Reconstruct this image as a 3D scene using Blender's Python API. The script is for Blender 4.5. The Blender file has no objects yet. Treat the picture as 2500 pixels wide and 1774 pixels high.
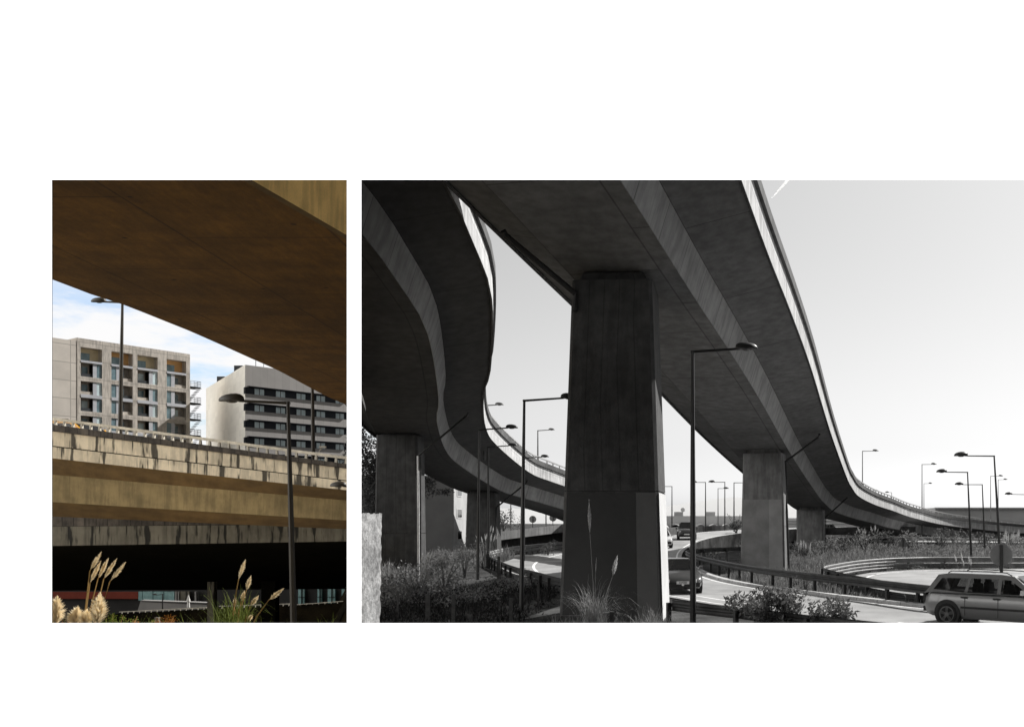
import bpy, bmesh, math, random
from math import sin, cos, pi, radians, sqrt, atan2
from mathutils import Vector, Matrix
random.seed(7)
SC = bpy.context.scene
COL = SC.collection
# ------------------------------------------------------------------ camera
F, CX, HY, ZC = 2326.0, 1691.0, 1272.0, 3.0          # focal length, principal point, eye height
cam = bpy.data.cameras.new('camera'); camo = bpy.data.objects.new('camera', cam); COL.objects.link(camo)
cam.sensor_width = 36; cam.lens = 36*F/2500
cam.shift_x = -(CX-1250)/2500; cam.shift_y = (HY-887)/2500
camo.location = (0, 0, ZC); camo.rotation_euler = (pi/2, 0, 0)
cam.clip_start = 0.1; cam.clip_end = 8000
SC.camera = camo
# ------------------------------------------------------------------ light
SUN_AZ, SUN_EL = 52.0, 42.0                           # degrees to the right of straight ahead, above the horizon
w = bpy.data.worlds.new('World'); SC.world = w; w.use_nodes = True
nt = w.node_tree; nt.nodes.clear()
def wn(t, **k):
    n = nt.nodes.new(t)
    for a, b in k.items(): setattr(n, a, b)
    return n
def wmath(op, a, b=None, c=None):
    n = wn('ShaderNodeMath', operation=op)
    for i, v in enumerate((a, b, c)):
        if v is None: continue
        if isinstance(v, (int, float)): n.inputs[i].default_value = v
        else: nt.links.new(v, n.inputs[i])
    return n.outputs[0]
def wstep(v, a, b, lo=0.0, hi=1.0):
    n = wn('ShaderNodeMapRange', interpolation_type='SMOOTHSTEP')
    nt.links.new(v, n.inputs[0]); n.inputs[1].default_value = a; n.inputs[2].default_value = b
    n.inputs[3].default_value = lo; n.inputs[4].default_value = hi
    return n.outputs[0]
sky = wn('ShaderNodeTexSky', sky_type='NISHITA', sun_disc=False)
sky.sun_elevation = radians(SUN_EL); sky.sun_rotation = radians(SUN_AZ)
sky.air_density = 1.0; sky.dust_density = 2.0; sky.ozone_density = 1.0
tc = wn('ShaderNodeTexCoord'); sep = wn('ShaderNodeSeparateXYZ'); nt.links.new(tc.outputs['Generated'], sep.inputs[0])
az = wmath('MULTIPLY', wmath('ARCTAN2', sep.outputs[0], sep.outputs[1]), 180/pi)
bw = wn('ShaderNodeRGBToBW'); nt.links.new(sky.outputs[0], bw.inputs[0])
grey = wn('ShaderNodeCombineColor')
hz = wmath('SUBTRACT', 1.0, wmath('EXPONENT', wmath('MULTIPLY', bw.outputs[0], -1/4.9)))   # hazy sky: soft shoulder towards the sun
gl = wmath('MULTIPLY', wmath('MULTIPLY', hz, 6.1), wmath('ADD', wstep(sep.outputs[2], -.02, .30, 1.08, .95), wstep(sep.outputs[2], .0, .08, .30, 0)))
for i in range(3): nt.links.new(gl, grey.inputs[i])
# thin white cloud over the blue part of the sky on the left
cmb = wn('ShaderNodeCombineXYZ')
zz = wmath('ADD', sep.outputs[2], 0.12)
nt.links.new(wmath('DIVIDE', sep.outputs[0], zz), cmb.inputs[0]); nt.links.new(wmath('DIVIDE', sep.outputs[1], zz), cmb.inputs[1])
noi = wn('ShaderNodeTexNoise'); noi.inputs['Scale'].default_value = 2.2; noi.inputs['Detail'].default_value = 7; noi.inputs['Roughness'].default_value = .62
nt.links.new(cmb.outputs[0], noi.inputs['Vector'])
cl = wstep(noi.outputs[0], .30, .57)
cl = wmath('MAXIMUM', cl, wstep(sep.outputs[2], .16, .24, 0, .75))
bluem = wn('ShaderNodeMix', data_type='RGBA', blend_type='MULTIPLY'); bluem.inputs[0].default_value = 1
nt.links.new(sky.outputs[0], bluem.inputs[6]); bluem.inputs[7].default_value = (.95, 1.0, 1.08, 1)
cm = wn('ShaderNodeMix', data_type='RGBA'); nt.links.new(cl, cm.inputs[0])
nt.links.new(bluem.outputs[2], cm.inputs[6]); cm.inputs[7].default_value = (4.9, 4.88, 4.9, 1)
mask = wmath('MULTIPLY', wstep(az, -60, -40), wstep(az, -15.5, -20))
mm = wn('ShaderNodeMix', data_type='RGBA'); nt.links.new(mask, mm.inputs[0])
nt.links.new(grey.outputs[0], mm.inputs[6]); nt.links.new(cm.outputs[2], mm.inputs[7])
deep = wmath('MULTIPLY', wstep(sep.outputs[2], .38, .6, 1, .38), wstep(wmath('ABSOLUTE', az), 40, 75, 1, .42))  # sky dimmed overhead and to the sides to deepen the shade below
dm = wn('ShaderNodeVectorMath', operation='SCALE'); nt.links.new(mm.outputs[2], dm.inputs[0]); nt.links.new(deep, dm.inputs['Scale'])
# unseen bright cloud bank, added left and behind to light the left-hand walls
bank = wmath('MULTIPLY', wmath('MULTIPLY', wstep(az, -160, -135), wstep(az, -62, -80)), wmath('MULTIPLY', wstep(sep.outputs[2], .0, .08), wstep(sep.outputs[2], .9, .6)))
bk_ = wn('ShaderNodeMix', data_type='RGBA'); nt.links.new(wmath('MULTIPLY', bank, wstep(noi.outputs[0], .25, .6, .6, 1)), bk_.inputs[0])
nt.links.new(dm.outputs[0], bk_.inputs[6]); bk_.inputs[7].default_value = (16.5, 16.3, 15.9, 1); mm = bk_
bg = wn('ShaderNodeBackground'); bg.inputs[1].default_value = 0.10
nt.links.new(mm.outputs[2], bg.inputs[0])
out = wn('ShaderNodeOutputWorld'); nt.links.new(bg.outputs[0], out.inputs[0])
sl = bpy.data.lights.new('sun', 'SUN'); sl.energy = 3.6; sl.angle = radians(.5); sl.color = (1, .985, .96)
so = bpy.data.objects.new('sun', sl); COL.objects.link(so)
sd = Vector((sin(radians(SUN_AZ))*cos(radians(SUN_EL)), cos(radians(SUN_AZ))*cos(radians(SUN_EL)), sin(radians(SUN_EL))))
so.rotation_euler = sd.to_track_quat('Z', 'Y').to_euler(); so.location = (60, 20, 80)
SC.view_settings.view_transform = 'Standard'; SC.view_settings.look = 'None'
SC.view_settings.exposure = 1.0; SC.view_settings.gamma = 1.0
SC.cycles.max_bounces = 8

# ------------------------------------------------------------------ helpers
def P(sx, sy, Y):                                     # photograph pixel at depth Y -> point in the place
    return Vector(((sx-CX)/F*Y, Y, ZC-(sy-HY)/F*Y))
def sm(a, b, v):
    t = max(0, min(1, (v-a)/(b-a))); return t*t*(3-2*t)
class MB:
    def __init__(s): s.v = []; s.f = []; s.uv = []; s.mi = []
    def quad(s, a, b, c, d, uv=None, m=0):
        i = len(s.v); s.v += [tuple(a), tuple(b), tuple(c), tuple(d)]; s.f.append((i, i+1, i+2, i+3))
        s.uv.append(uv or [(0, 0), (1, 0), (1, 1), (0, 1)]); s.mi.append(m)
    def poly(s, pts, m=0):
        i = len(s.v); s.v += [tuple(p) for p in pts]; s.f.append(tuple(range(i, i+len(pts))))
        s.uv.append([(p[0], p[1]) for p in pts]); s.mi.append(m)
    def tri(s, a, b, c, m=0):
        i = len(s.v); s.v += [tuple(a), tuple(b), tuple(c)]; s.f.append((i, i+1, i+2)); s.uv.append([(0, 0), (1, 0), (.5, 1)]); s.mi.append(m)
    def grid(s, rows, m=0, uvs=None, close=False):    # rows of points sharing vertices (smooth)
        i = len(s.v); n = len(rows[0])
        for r in rows: s.v += [tuple(p) for p in r]
        for a in range(len(rows)-1):
            for b in range(n if close else n-1):
                c = (b+1) % n
                s.f.append((i+a*n+b, i+a*n+c, i+(a+1)*n+c, i+(a+1)*n+b))
                s.uv.append([uvs[a][b], uvs[a][c], uvs[a+1][c], uvs[a+1][b]] if uvs else [(0, 0), (1, 0), (1, 1), (0, 1)]); s.mi.append(m)
    def strip(s, A, B, m=0, v0=0.0):                  # quads between two polylines, uv in metres
        u = 0; us = [0]
        for k in range(1, len(A)): u += (Vector(A[k])-Vector(A[k-1])).length; us.append(u)
        uvs = [[(x, v0) for x in us], [(x, v0+(Vector(b)-Vector(a)).length) for x, a, b in zip(us, A, B)]]
        s.grid([A, B], m, uvs)
    def box(s, c, sx, sy, sz, rz=0, m=0, top=1.0):    # centre of the base, sizes
        c = Vector(c); pts = []
        for z, k in ((0, 1), (sz, top)):
            for x, y in ((-1, -1), (1, -1), (1, 1), (-1, 1)):
                x, y = x*sx/2*k, y*sy/2*k
                pts.append(c+Vector((x*cos(rz)-y*sin(rz), x*sin(rz)+y*cos(rz), z)))
        for a, b, cc, d in ((0, 1, 5, 4), (1, 2, 6, 5), (2, 3, 7, 6), (3, 0, 4, 7)):
            L = (pts[b]-pts[a]).length
            s.quad(pts[a], pts[b], pts[cc], pts[d], [(0, 0), (L, 0), (L, sz), (0, sz)], m)
        s.quad(pts[4], pts[5], pts[6], pts[7], [(0, 0), (sx, 0), (sx, sy), (0, sy)], m)
        s.quad(pts[3], pts[2], pts[1], pts[0], [(0, 0), (sx, 0), (sx, sy), (0, sy)], m)
    def tube(s, pts, r, n=8, m=0, cap=True):
        pts = [Vector(p) for p in pts]; rr = r if isinstance(r, (list, tuple)) else [r]*len(pts)
        rows = []
        for k, p in enumerate(pts):
            t = (pts[min(k+1, len(pts)-1)]-pts[max(k-1, 0)]).normalized()
            a = t.cross(Vector((0, 0, 1))) if abs(t.z) < .95 else t.cross(Vector((1, 0, 0)))
            a.normalize(); b = t.cross(a)
            rows.append([p+(a*cos(2*pi*i/n)+b*sin(2*pi*i/n))*rr[k] for i in range(n)])
        s.grid(rows, m, None, True)
        if cap:
            s.poly(rows[0][::-1], m); s.poly(rows[-1], m)
    def build(s, name, mat, parent=None, smooth=False, angle=35, loc=None):
        me = bpy.data.meshes.new(name)
        v = s.v
        if loc is not None: v = [(a-loc[0], b-loc[1], c-loc[2]) for a, b, c in v]
        me.from_pydata(v, [], s.f)
        ul = me.uv_layers.new(name='UVMap')
        flat = [c for f in s.uv for p in f for c in p]
        ul.data.foreach_set('uv', flat)
        for m in (mat if isinstance(mat, (list, tuple)) else [mat]): me.materials.append(m)
        me.polygons.foreach_set('material_index', s.mi)
        me.polygons.foreach_set('use_smooth', [smooth]*len(s.f))
        me.update()
        if smooth:
            try: me.set_sharp_from_angle(angle=radians(angle))
            except Exception: pass
        o = bpy.data.objects.new(name, me); COL.objects.link(o)
        if loc is not None: o.location = loc
        if parent: o.parent = parent; 
        return o
def tag(o, label=None, cat=None, group=None, kind=None):
    if label: o['label'] = label
    if cat: o['category'] = cat
    if group: o['group'] = group
    if kind: o['kind'] = kind
    return o
def empty(name, loc, label, cat, group=None, rz=0):
    o = bpy.data.objects.new(name, None); COL.objects.link(o); o.location = loc; o.rotation_euler = (0, 0, rz)
    o.empty_display_size = .3
    return tag(o, label, cat, group)
def part(mb, name, mat, root, smooth=False, angle=35):    # world-space mesh under a root at root.location (unrotated)
    o = mb.build(name, mat, None, smooth, angle)
    off = Vector((0, 0, 0)); r = root
    while r: off += Vector(r.location); r = r.parent
    o.data.transform(Matrix.Translation(-off)); o.parent = root
    return o
def lpart(mb, name, mat, root, smooth=False, angle=35):   # local-space mesh
    o = mb.build(name, mat, None, smooth, angle); o.parent = root
    return o
def clone(o, parent=None, loc=None):
    c = o.copy(); COL.objects.link(c); c.parent = parent
    if loc is not None: c.location = loc
    for ch in o.children: clone(ch, c)
    return c
def catmull(pts, step=1.5):
    pts = [Vector(p) for p in pts]; out = []
    for i in range(len(pts)-1):
        p0 = pts[i-1] if i else pts[0]*2-pts[1]; p1, p2 = pts[i], pts[i+1]
        p3 = pts[i+2] if i+2 < len(pts) else pts[-1]*2-pts[-2]
        n = max(1, int((p2-p1).length/step))
        for k in range(n):
            t = k/n
            out.append(.5*((2*p1)+(p2-p0)*t+(2*p0-5*p1+4*p2-p3)*t*t+(3*p1-p0-3*p2+p3)*t**3))
    out.append(pts[-1]); return out
def offset(path, u, dz=0):
    out = []
    for k, p in enumerate(path):
        t = path[min(k+1, len(path)-1)]-path[max(k-1, 0)]; t.z = 0; t.normalize()
        out.append(p+Vector((t.y, -t.x, 0))*u+Vector((0, 0, dz)))
    return out
def at_y(path, y):
    return min(range(len(path)), key=lambda k: abs(path[k].y-y))

# ------------------------------------------------------------------ materials
def nodes(name):
    m = bpy.data.materials.new(name); m.use_nodes = True
    t = m.node_tree; b = t.nodes['Principled BSDF']
    return m, t, b
def g(v): return (v, v, v)
def surf(name, col, rough=.85, var=.25, scale=3.0, bump=.15, metal=0.0, spec=.4, streak=0.0, coord='Object', fine=40.0, joints=None, stain=0.0, spots=0.0, coat=0.0, big=.35):
    m, t, b = nodes(name); N = t.nodes; L = t.links
    tcn = N.new('ShaderNodeTexCoord'); src = tcn.outputs[coord]
    def noise(sc, det=5, rgh=.6, vec=None):
        n = N.new('ShaderNodeTexNoise'); n.inputs['Scale'].default_value = sc; n.inputs['Detail'].default_value = det; n.inputs['Roughness'].default_value = rgh
        L.new(vec or src, n.inputs['Vector']); return n.outputs[0]
    def math(op, a, bb):
        n = N.new('ShaderNodeMath'); n.operation = op
        for i, v in enumerate((a, bb)):
            if isinstance(v, (int, float)): n.inputs[i].default_value = v
            else: L.new(v, n.inputs[i])
        return n.outputs[0]
    def rng(v, a, bb, lo, hi):
        n = N.new('ShaderNodeMapRange'); n.interpolation_type = 'SMOOTHSTEP'; L.new(v, n.inputs[0])
        for i, x in enumerate((a, bb, lo, hi)): n.inputs[i+1].default_value = x
        return n.outputs[0]
    f = rng(noise(scale), .3, .7, 1-var, 1+var)
    f = math('MULTIPLY', f, rng(noise(scale*.17, 3), .3, .7, 1-var*big*2, 1+var*big*2))
    fn = noise(fine, 3)
    f = math('MULTIPLY', f, rng(fn, .25, .75, 1-var*.5, 1+var*.5))
    if streak:                                       # vertical run-off streaks (uv: u along, v down)
        mp = N.new('ShaderNodeMapping'); mp.inputs['Scale'].default_value = (2.6, .35, 1) if coord == 'UV' else (2.6, 2.6, .18); L.new(src, mp.inputs[0])
        f = math('MULTIPLY', f, rng(noise(1.0, 6, .7, mp.outputs[0]), .42, .6, 1.0, 1-streak))
    if stain:
        mp = N.new('ShaderNodeMapping'); mp.inputs['Scale'].default_value = (1.5, .22, 1); L.new(src, mp.inputs[0])
        a = noise(1.6, 3, .55, mp.outputs[0])
        mp2 = N.new('ShaderNodeMapping'); mp2.inputs['Scale'].default_value = (7, .5, 1); L.new(src, mp2.inputs[0])
        a = math('ADD', math('MULTIPLY', a, .75), math('MULTIPLY', noise(1.2, 4, .7, mp2.outputs[0]), .25))
        f = math('MULTIPLY', f, rng(a, .515, .585, 1.0, 1-stain))
    if joints:
        bk = N.new('ShaderNodeTexBrick'); mp = N.new('ShaderNodeMapping'); L.new(tcn.outputs['UV'], mp.inputs[0]); L.new(mp.outputs[0], bk.inputs[0])
        bk.inputs['Scale'].default_value = 1; bk.inputs['Brick Width'].default_value = joints[0]; bk.inputs['Row Height'].default_value = joints[1]
        bk.inputs['Mortar Size'].default_value = joints[2]; bk.inputs['Mortar Smooth'].default_value = .3; bk.offset = joints[4] if len(joints) > 4 else 0.0
        bk.inputs['Color1'].default_value = (.93, .93, .93, 1); bk.inputs['Color2'].default_value = (1.05, 1.05, 1.05, 1); bk.inputs['Mortar'].default_value = (joints[3],)*3+(1,)
        bb = N.new('ShaderNodeRGBToBW'); L.new(bk.outputs[0], bb.inputs[0])
        f = math('MULTIPLY', f, bb.outputs[0])
    if spots:                                        # rust spots and tie holes
        vo = N.new('ShaderNodeTexVoronoi'); vo.inputs['Scale'].default_value = 1.1; L.new(src, vo.inputs['Vector'])
        f = math('MULTIPLY', f, rng(vo.outputs['Distance'], .03, .07, 1-spots, 1.0))
        mp = N.new('ShaderNodeMapping'); mp.inputs['Scale'].default_value = (.5, 3.2, 1); mp.inputs['Rotation'].default_value = (0, 0, .5); L.new(src, mp.inputs[0])
        f = math('MULTIPLY', f, rng(noise(2.6, 8, .75, mp.outputs[0]), .35, .65, .82, 1.16))
    vm = N.new('ShaderNodeVectorMath'); vm.operation = 'SCALE'; vm.inputs[0].default_value = col[:3]; L.new(f, vm.inputs['Scale'])
    L.new(vm.outputs[0], b.inputs['Base Color'])
    b.inputs['Roughness'].default_value = rough; b.inputs['Metallic'].default_value = metal
    b.inputs['Specular IOR Level'].default_value = spec
    if coat: b.inputs['Coat Weight'].default_value = coat; b.inputs['Coat Roughness'].default_value = .05
    if bump:
        bp = N.new('ShaderNodeBump'); bp.inputs['Strength'].default_value = bump; bp.inputs['Distance'].default_value = .02
        L.new(fn, bp.inputs['Height']); L.new(bp.outputs[0], b.inputs['Normal'])
    return m
def leafm(name, col, var=.45, trans=.35):
    m, t, b = nodes(name); N = t.nodes; L = t.links
    tcn = N.new('ShaderNodeTexCoord'); n = N.new('ShaderNodeTexNoise'); n.inputs['Scale'].default_value = 2.3; n.inputs['Detail'].default_value = 6; L.new(tcn.outputs['Object'], n.inputs[0])
    r = N.new('ShaderNodeMapRange'); L.new(n.outputs[0], r.inputs[0]); r.inputs[1].default_value = .3; r.inputs[2].default_value = .7; r.inputs[3].default_value = 1-var; r.inputs[4].default_value = 1+var
    vm = N.new('ShaderNodeVectorMath'); vm.operation = 'SCALE'; vm.inputs[0].default_value = col; L.new(r.outputs[0], vm.inputs['Scale'])
    L.new(vm.outputs[0], b.inputs['Base Color']); b.inputs['Roughness'].default_value = .6; b.inputs['Specular IOR Level'].default_value = .12
    tr = N.new('ShaderNodeBsdfTranslucent'); L.new(vm.outputs[0], tr.inputs[0])
    mx = N.new('ShaderNodeMixShader'); mx.inputs[0].default_value = trans
    L.new(b.outputs[0], mx.inputs[1]); L.new(tr.outputs[0], mx.inputs[2]); L.new(mx.outputs[0], N['Material Output'].inputs[0])
    return m
M = {}
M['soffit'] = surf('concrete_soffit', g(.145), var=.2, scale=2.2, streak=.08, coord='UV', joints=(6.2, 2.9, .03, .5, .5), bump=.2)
M['soffit2'] = surf('concrete_soffit_sooty', g(.06), var=.2, scale=2.2, streak=.08, coord='UV', joints=(6.2, 2.9, .03, .5, .5), bump=.2)  # darker copy of the soffit concrete, deep shade put into the colour
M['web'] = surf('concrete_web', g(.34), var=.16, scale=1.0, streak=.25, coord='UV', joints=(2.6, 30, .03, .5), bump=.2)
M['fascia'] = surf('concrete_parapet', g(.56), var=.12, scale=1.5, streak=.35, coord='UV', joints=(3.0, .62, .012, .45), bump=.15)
M['coping'] = surf('concrete_coping_dark', g(.085), var=.3, scale=2, coord='UV', joints=(1.5, 9, .02, .4))
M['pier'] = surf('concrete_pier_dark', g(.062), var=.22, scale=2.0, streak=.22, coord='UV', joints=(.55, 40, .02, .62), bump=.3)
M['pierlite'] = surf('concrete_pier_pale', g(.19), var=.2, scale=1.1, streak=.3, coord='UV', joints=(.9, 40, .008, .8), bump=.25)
M['paint1'] = surf('masking_paint_dark', g(.045), var=.1, scale=.8, bump=.1)
M['paint2'] = surf('masking_paint_grey', g(.11), var=.1, scale=.8, bump=.1)
M['paint5'] = surf('masking_paint_white', g(.55), var=.1, scale=.8, bump=.1); M['paint3'] = surf('masking_paint_mid', g(.22), var=.2, scale=.8, bump=.1); M['paint4'] = surf('masking_paint_pale', g(.29), var=.15, scale=.8, bump=.1)  # the white one puts sunlight on the big pillar's side into colour
M['asphalt'] = surf('asphalt_grey', g(.26), rough=.75, var=.2, scale=.6, fine=25, bump=.25, spec=.5)
M['white'] = surf('road_paint', g(.75), var=.12, scale=4, rough=.6)
M['kerb'] = surf('kerb_stone', g(.45), var=.2, scale=3, coord='UV', joints=(1.2, 3, .03, .4))
M['soil'] = surf('soil_and_dry_grass', g(.055), spec=.02, var=.5, scale=.7, fine=12, bump=.5)
M['steel'] = surf('galvanised_steel', g(.34), rough=.5, metal=.1, var=.18, scale=3, bump=.05)
M['steelmid'] = surf('dull_rail_steel', g(.17), rough=.5, metal=.1, var=.2, scale=3, bump=.05)  # rail faces turned from the sun, shade put into the steel colour
M['steeldk'] = surf('weathered_rail_steel', g(.045), rough=.5, metal=.4, var=.25, scale=3, bump=.05)  # darkened steel for beam backs, posts and shaded rails; shade in the colour
M['lamp'] = surf('lamp_paint_dark', g(.022), rough=.45, var=.15, scale=3, bump=.03)
M['lampfar'] = surf('lamp_paint_grey', g(.10), rough=.5, var=.15, scale=3, bump=0)  # paler copy for far lamps, distance haze put into the colour
M['lens'] = surf('lamp_lens', g(.10), rough=.15, var=.05, bump=0)
M['pipe'] = surf('pipe_dark', g(.025), rough=.5, var=.2)
M['pipewhite'] = surf('pipe_pale', g(.6), rough=.5, var=.15)
M['grass'] = leafm('dry_grass_blades', g(.19)); M['grassdk'] = leafm('grass_blades_dark', g(.018)); M['bush'] = leafm('bush_leaves', g(.12)); M['bushpale'] = leafm('bush_leaves_pale', g(.20))  # grassdk is the dry grass darkened, shade put into its colour
M['bushmid'] = leafm('shrub_leaves', g(.15), .5, .25); M['treeleaf'] = leafm('tree_leaves', g(.09)); M['bark'] = surf('bark', g(.07), var=.3, scale=5)
M['plume'] = leafm('pampas_plume', g(.68), .15, .5); M['stem'] = leafm('pampas_stem', g(.3), .2, .2)
M['wood'] = surf('old_post', g(.05), var=.3, scale=6)
M['wire'] = surf('wire', g(.35), rough=.4, metal=.6, bump=0)
M['stucco'] = surf('old_stone_wall', g(.27), var=.4, scale=9, fine=22, bump=.8)
M['glass'] = surf('dark_glass', g(.015), rough=.06, var=.05, bump=0, spec=.7)
M['clear'], t_, b_ = nodes('clear_car_glass'); b_.inputs['Base Color'].default_value = (.01, .01, .01, 1); b_.inputs['Roughness'].default_value = .04
tr_ = t_.nodes.new('ShaderNodeBsdfTransparent'); tr_.inputs[0].default_value = (.8, .8, .8, 1); mx_ = t_.nodes.new('ShaderNodeMixShader'); mx_.inputs[0].default_value = .34
t_.links.new(b_.outputs[0], mx_.inputs[1]); t_.links.new(tr_.outputs[0], mx_.inputs[2]); t_.links.new(mx_.outputs[0], t_.nodes['Material Output'].inputs[0])
M['tyre'] = surf('tyre', g(.012), rough=.8, bump=0); M['rim'] = surf('alloy_rim', g(.16), rough=.3, metal=.8, bump=0, var=.05)
M['trim'] = surf('black_trim', g(.012), rough=.6, bump=0); M['chrome'] = surf('chrome', g(.7), rough=.15, metal=1, bump=0, var=.05)
M['headlight'] = surf('headlight_glass', g(.45), rough=.08, bump=0, var=.05, spec=.8)
M['plate'] = surf('plate_white', g(.6), rough=.5, bump=0, var=.03)
M['carsilver'] = surf('paint_silver', g(.21), rough=.34, metal=.3, bump=0, var=.03, coat=.6)
M['cardark'] = surf('paint_dark', g(.11), rough=.28, metal=.4, bump=0, var=.03, coat=.8)
M['carwhite'] = surf('paint_white', g(.6), rough=.35, bump=0, var=.03, coat=.6)
M['caryellow'] = surf('paint_yellow', (.75, .36, .015), rough=.4, bump=0, var=.05, coat=.4)
M['signback'] = surf('sign_back', g(.20), rough=.5, metal=.2, bump=0, var=.1)
M['far1'] = surf('far_hall_wall', g(.36), var=.08, scale=.1); M['far2'] = surf('far_hall_dark', g(.30), var=.1, scale=.1); M['far3'] = surf('far_roof_pale', g(.55), var=.06, scale=.1)  # far walls kept pale, distance haze put into their colours
M['hill'] = surf('far_hill', g(.40), var=.05, scale=.01, bump=0)  # pale so the hill fades, haze put into its colour
M['bwall'] = surf('render_grey', g(.13), var=.1, scale=.5); M['bwall2'] = surf('render_pale', g(.42), var=.1, scale=.5)  # shaded front and sunlit side of one render, put into the colours
# colour side
M['brown'] = surf('brown_soffit', (.145, .068, .010), var=.25, scale=.9, streak=.12, coord='UV', joints=(4.2, 2.4, .022, .5, .5), bump=.35, fine=18, spots=.75)
M['ochre'] = surf('ochre_web', (.88, .57, .19), var=.15, scale=1.2, streak=.25, coord='UV', bump=.2)
M['lfascia'] = surf('stained_fascia', (.72, .62, .46), var=.15, scale=1.2, coord='UV', stain=.88, streak=.25, bump=.25)
M['lcoping'] = surf('black_coping', (.075, .062, .05), var=.4, scale=2, coord='UV', streak=.4, joints=(.62, 9, .03, .35))
M['lweb'] = surf('tan_web', (.31, .235, .115), var=.22, scale=.9, coord='UV', streak=.25, joints=(1.7, 30, .012, .7), bump=.2)
M['lsoffit'] = surf('brown_soffit_low', (.15, .092, .034), var=.25, scale=.9, coord='UV', streak=.1)
M['lrail'] = surf('cream_rail', (.62, .57, .47), var=.2, scale=4, bump=.2)
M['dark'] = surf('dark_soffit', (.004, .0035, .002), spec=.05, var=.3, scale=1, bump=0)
M['lfascia2'] = surf('grey_fascia', (.17, .155, .12), var=.2, scale=1, coord='UV', stain=.9, streak=.3, joints=(2.2, 20, .01, .5))
M['lamp2'] = surf('lamp_paint_olive', (.035, .028, .018), rough=.45, var=.15, scale=3, bump=.03)
M['b1'] = surf('panel_beige', (.60, .545, .48), var=.10, scale=.35, streak=.3, joints=(3.1, 3.1, .07, .66), bump=.05, coord='UV')
M['b1side'] = surf('panel_beige_plain', (.64, .585, .52), var=.08, scale=.3, joints=(4, 3.1, .08, .62), bump=.05, coord='UV')
M['b1pan'] = surf('panel_pale_grey', (.50, .51, .54), var=.06, scale=1, bump=0)
M['recess'] = surf('balcony_recess', (.46, .42, .37), var=.2, scale=1, bump=0); M['cream'] = surf('loggia_cream', (.70, .60, .40), var=.08, scale=1, bump=0); M['orange'] = surf('loggia_orange', (.72, .42, .18), var=.08, scale=1, bump=0)
M['win'] = surf('window_bluegrey', (.16, .24, .27), rough=.12, var=.3, scale=.6, bump=0, spec=.6)
M['wincy'] = surf('window_curtain', (.62, .74, .76), rough=.3, var=.15, scale=.6, bump=0, spec=.6)
M['b2w'] = surf('white_cladding', (.92, .88, .79), var=.02, scale=.4, joints=(2.6, 1.0, .012, .9), bump=0, coord='UV')  # whiter than the front cladding; sunlight on the flank put into colour
M['b2g'] = surf('grey_cladding', (.40, .38, .36), var=.05, scale=.4, joints=(1.4, 20, .03, .75), bump=0, coord='UV')
M['b2d'] = surf('dark_cladding', (.030, .034, .042), var=.1, scale=.4, bump=0)
M['darkmetal'] = surf('dark_metal', (.03, .035, .04), rough=.5, var=.1, bump=0)
M['red'] = surf('red_panel', (.17, .024, .010), var=.15, scale=.6, bump=0); M['teal'] = surf('teal_glass', (.22, .36, .36), rough=.15, var=.15, bump=0)
M['lwall'] = surf('pale_wall', (.24, .23, .22), var=.1, scale=.6); M['lwall2'] = surf('charcoal_wall', (.02, .019, .018), var=.2, scale=.6)
M['canvas'] = surf('parasol_canvas', (.6, .58, .55), var=.08, bump=0)
M['cplume'] = leafm('pampas_plume_cream', (.93, .82, .60), .1, .4); M['cstem'] = leafm('pampas_stem_tan', (.35, .22, .08), .2, .2)
M['cgreen'] = leafm('herb_green', (.13, .17, .02)); M['corange'] = leafm('herb_rust', (.30, .11, .015)); M['cgrass'] = leafm('grass_green', (.12, .15, .03))
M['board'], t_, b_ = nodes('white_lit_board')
b_.inputs['Base Color'].default_value = (.8, .8, .8, 1); b_.inputs['Emission Color'].default_value = (1, 1, 1, 1); b_.inputs['Emission Strength'].default_value = .92  # emission added so the front shows page white; no lamp behind it
M['boardback'] = surf('board_back', g(.03), var=.05, bump=0)  # back kept dark so it bounces no sunlight onto the pillars
M['lpale'] = surf('pale_gravel', (.52, .46, .36), var=.2, scale=1, spec=.05)  # unseen ground, made pale to bounce sunlight up under the viaducts
M['lsoil'] = surf('dark_soil', (.008, .006, .003), spec=.02, var=.5, scale=.8)

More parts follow.
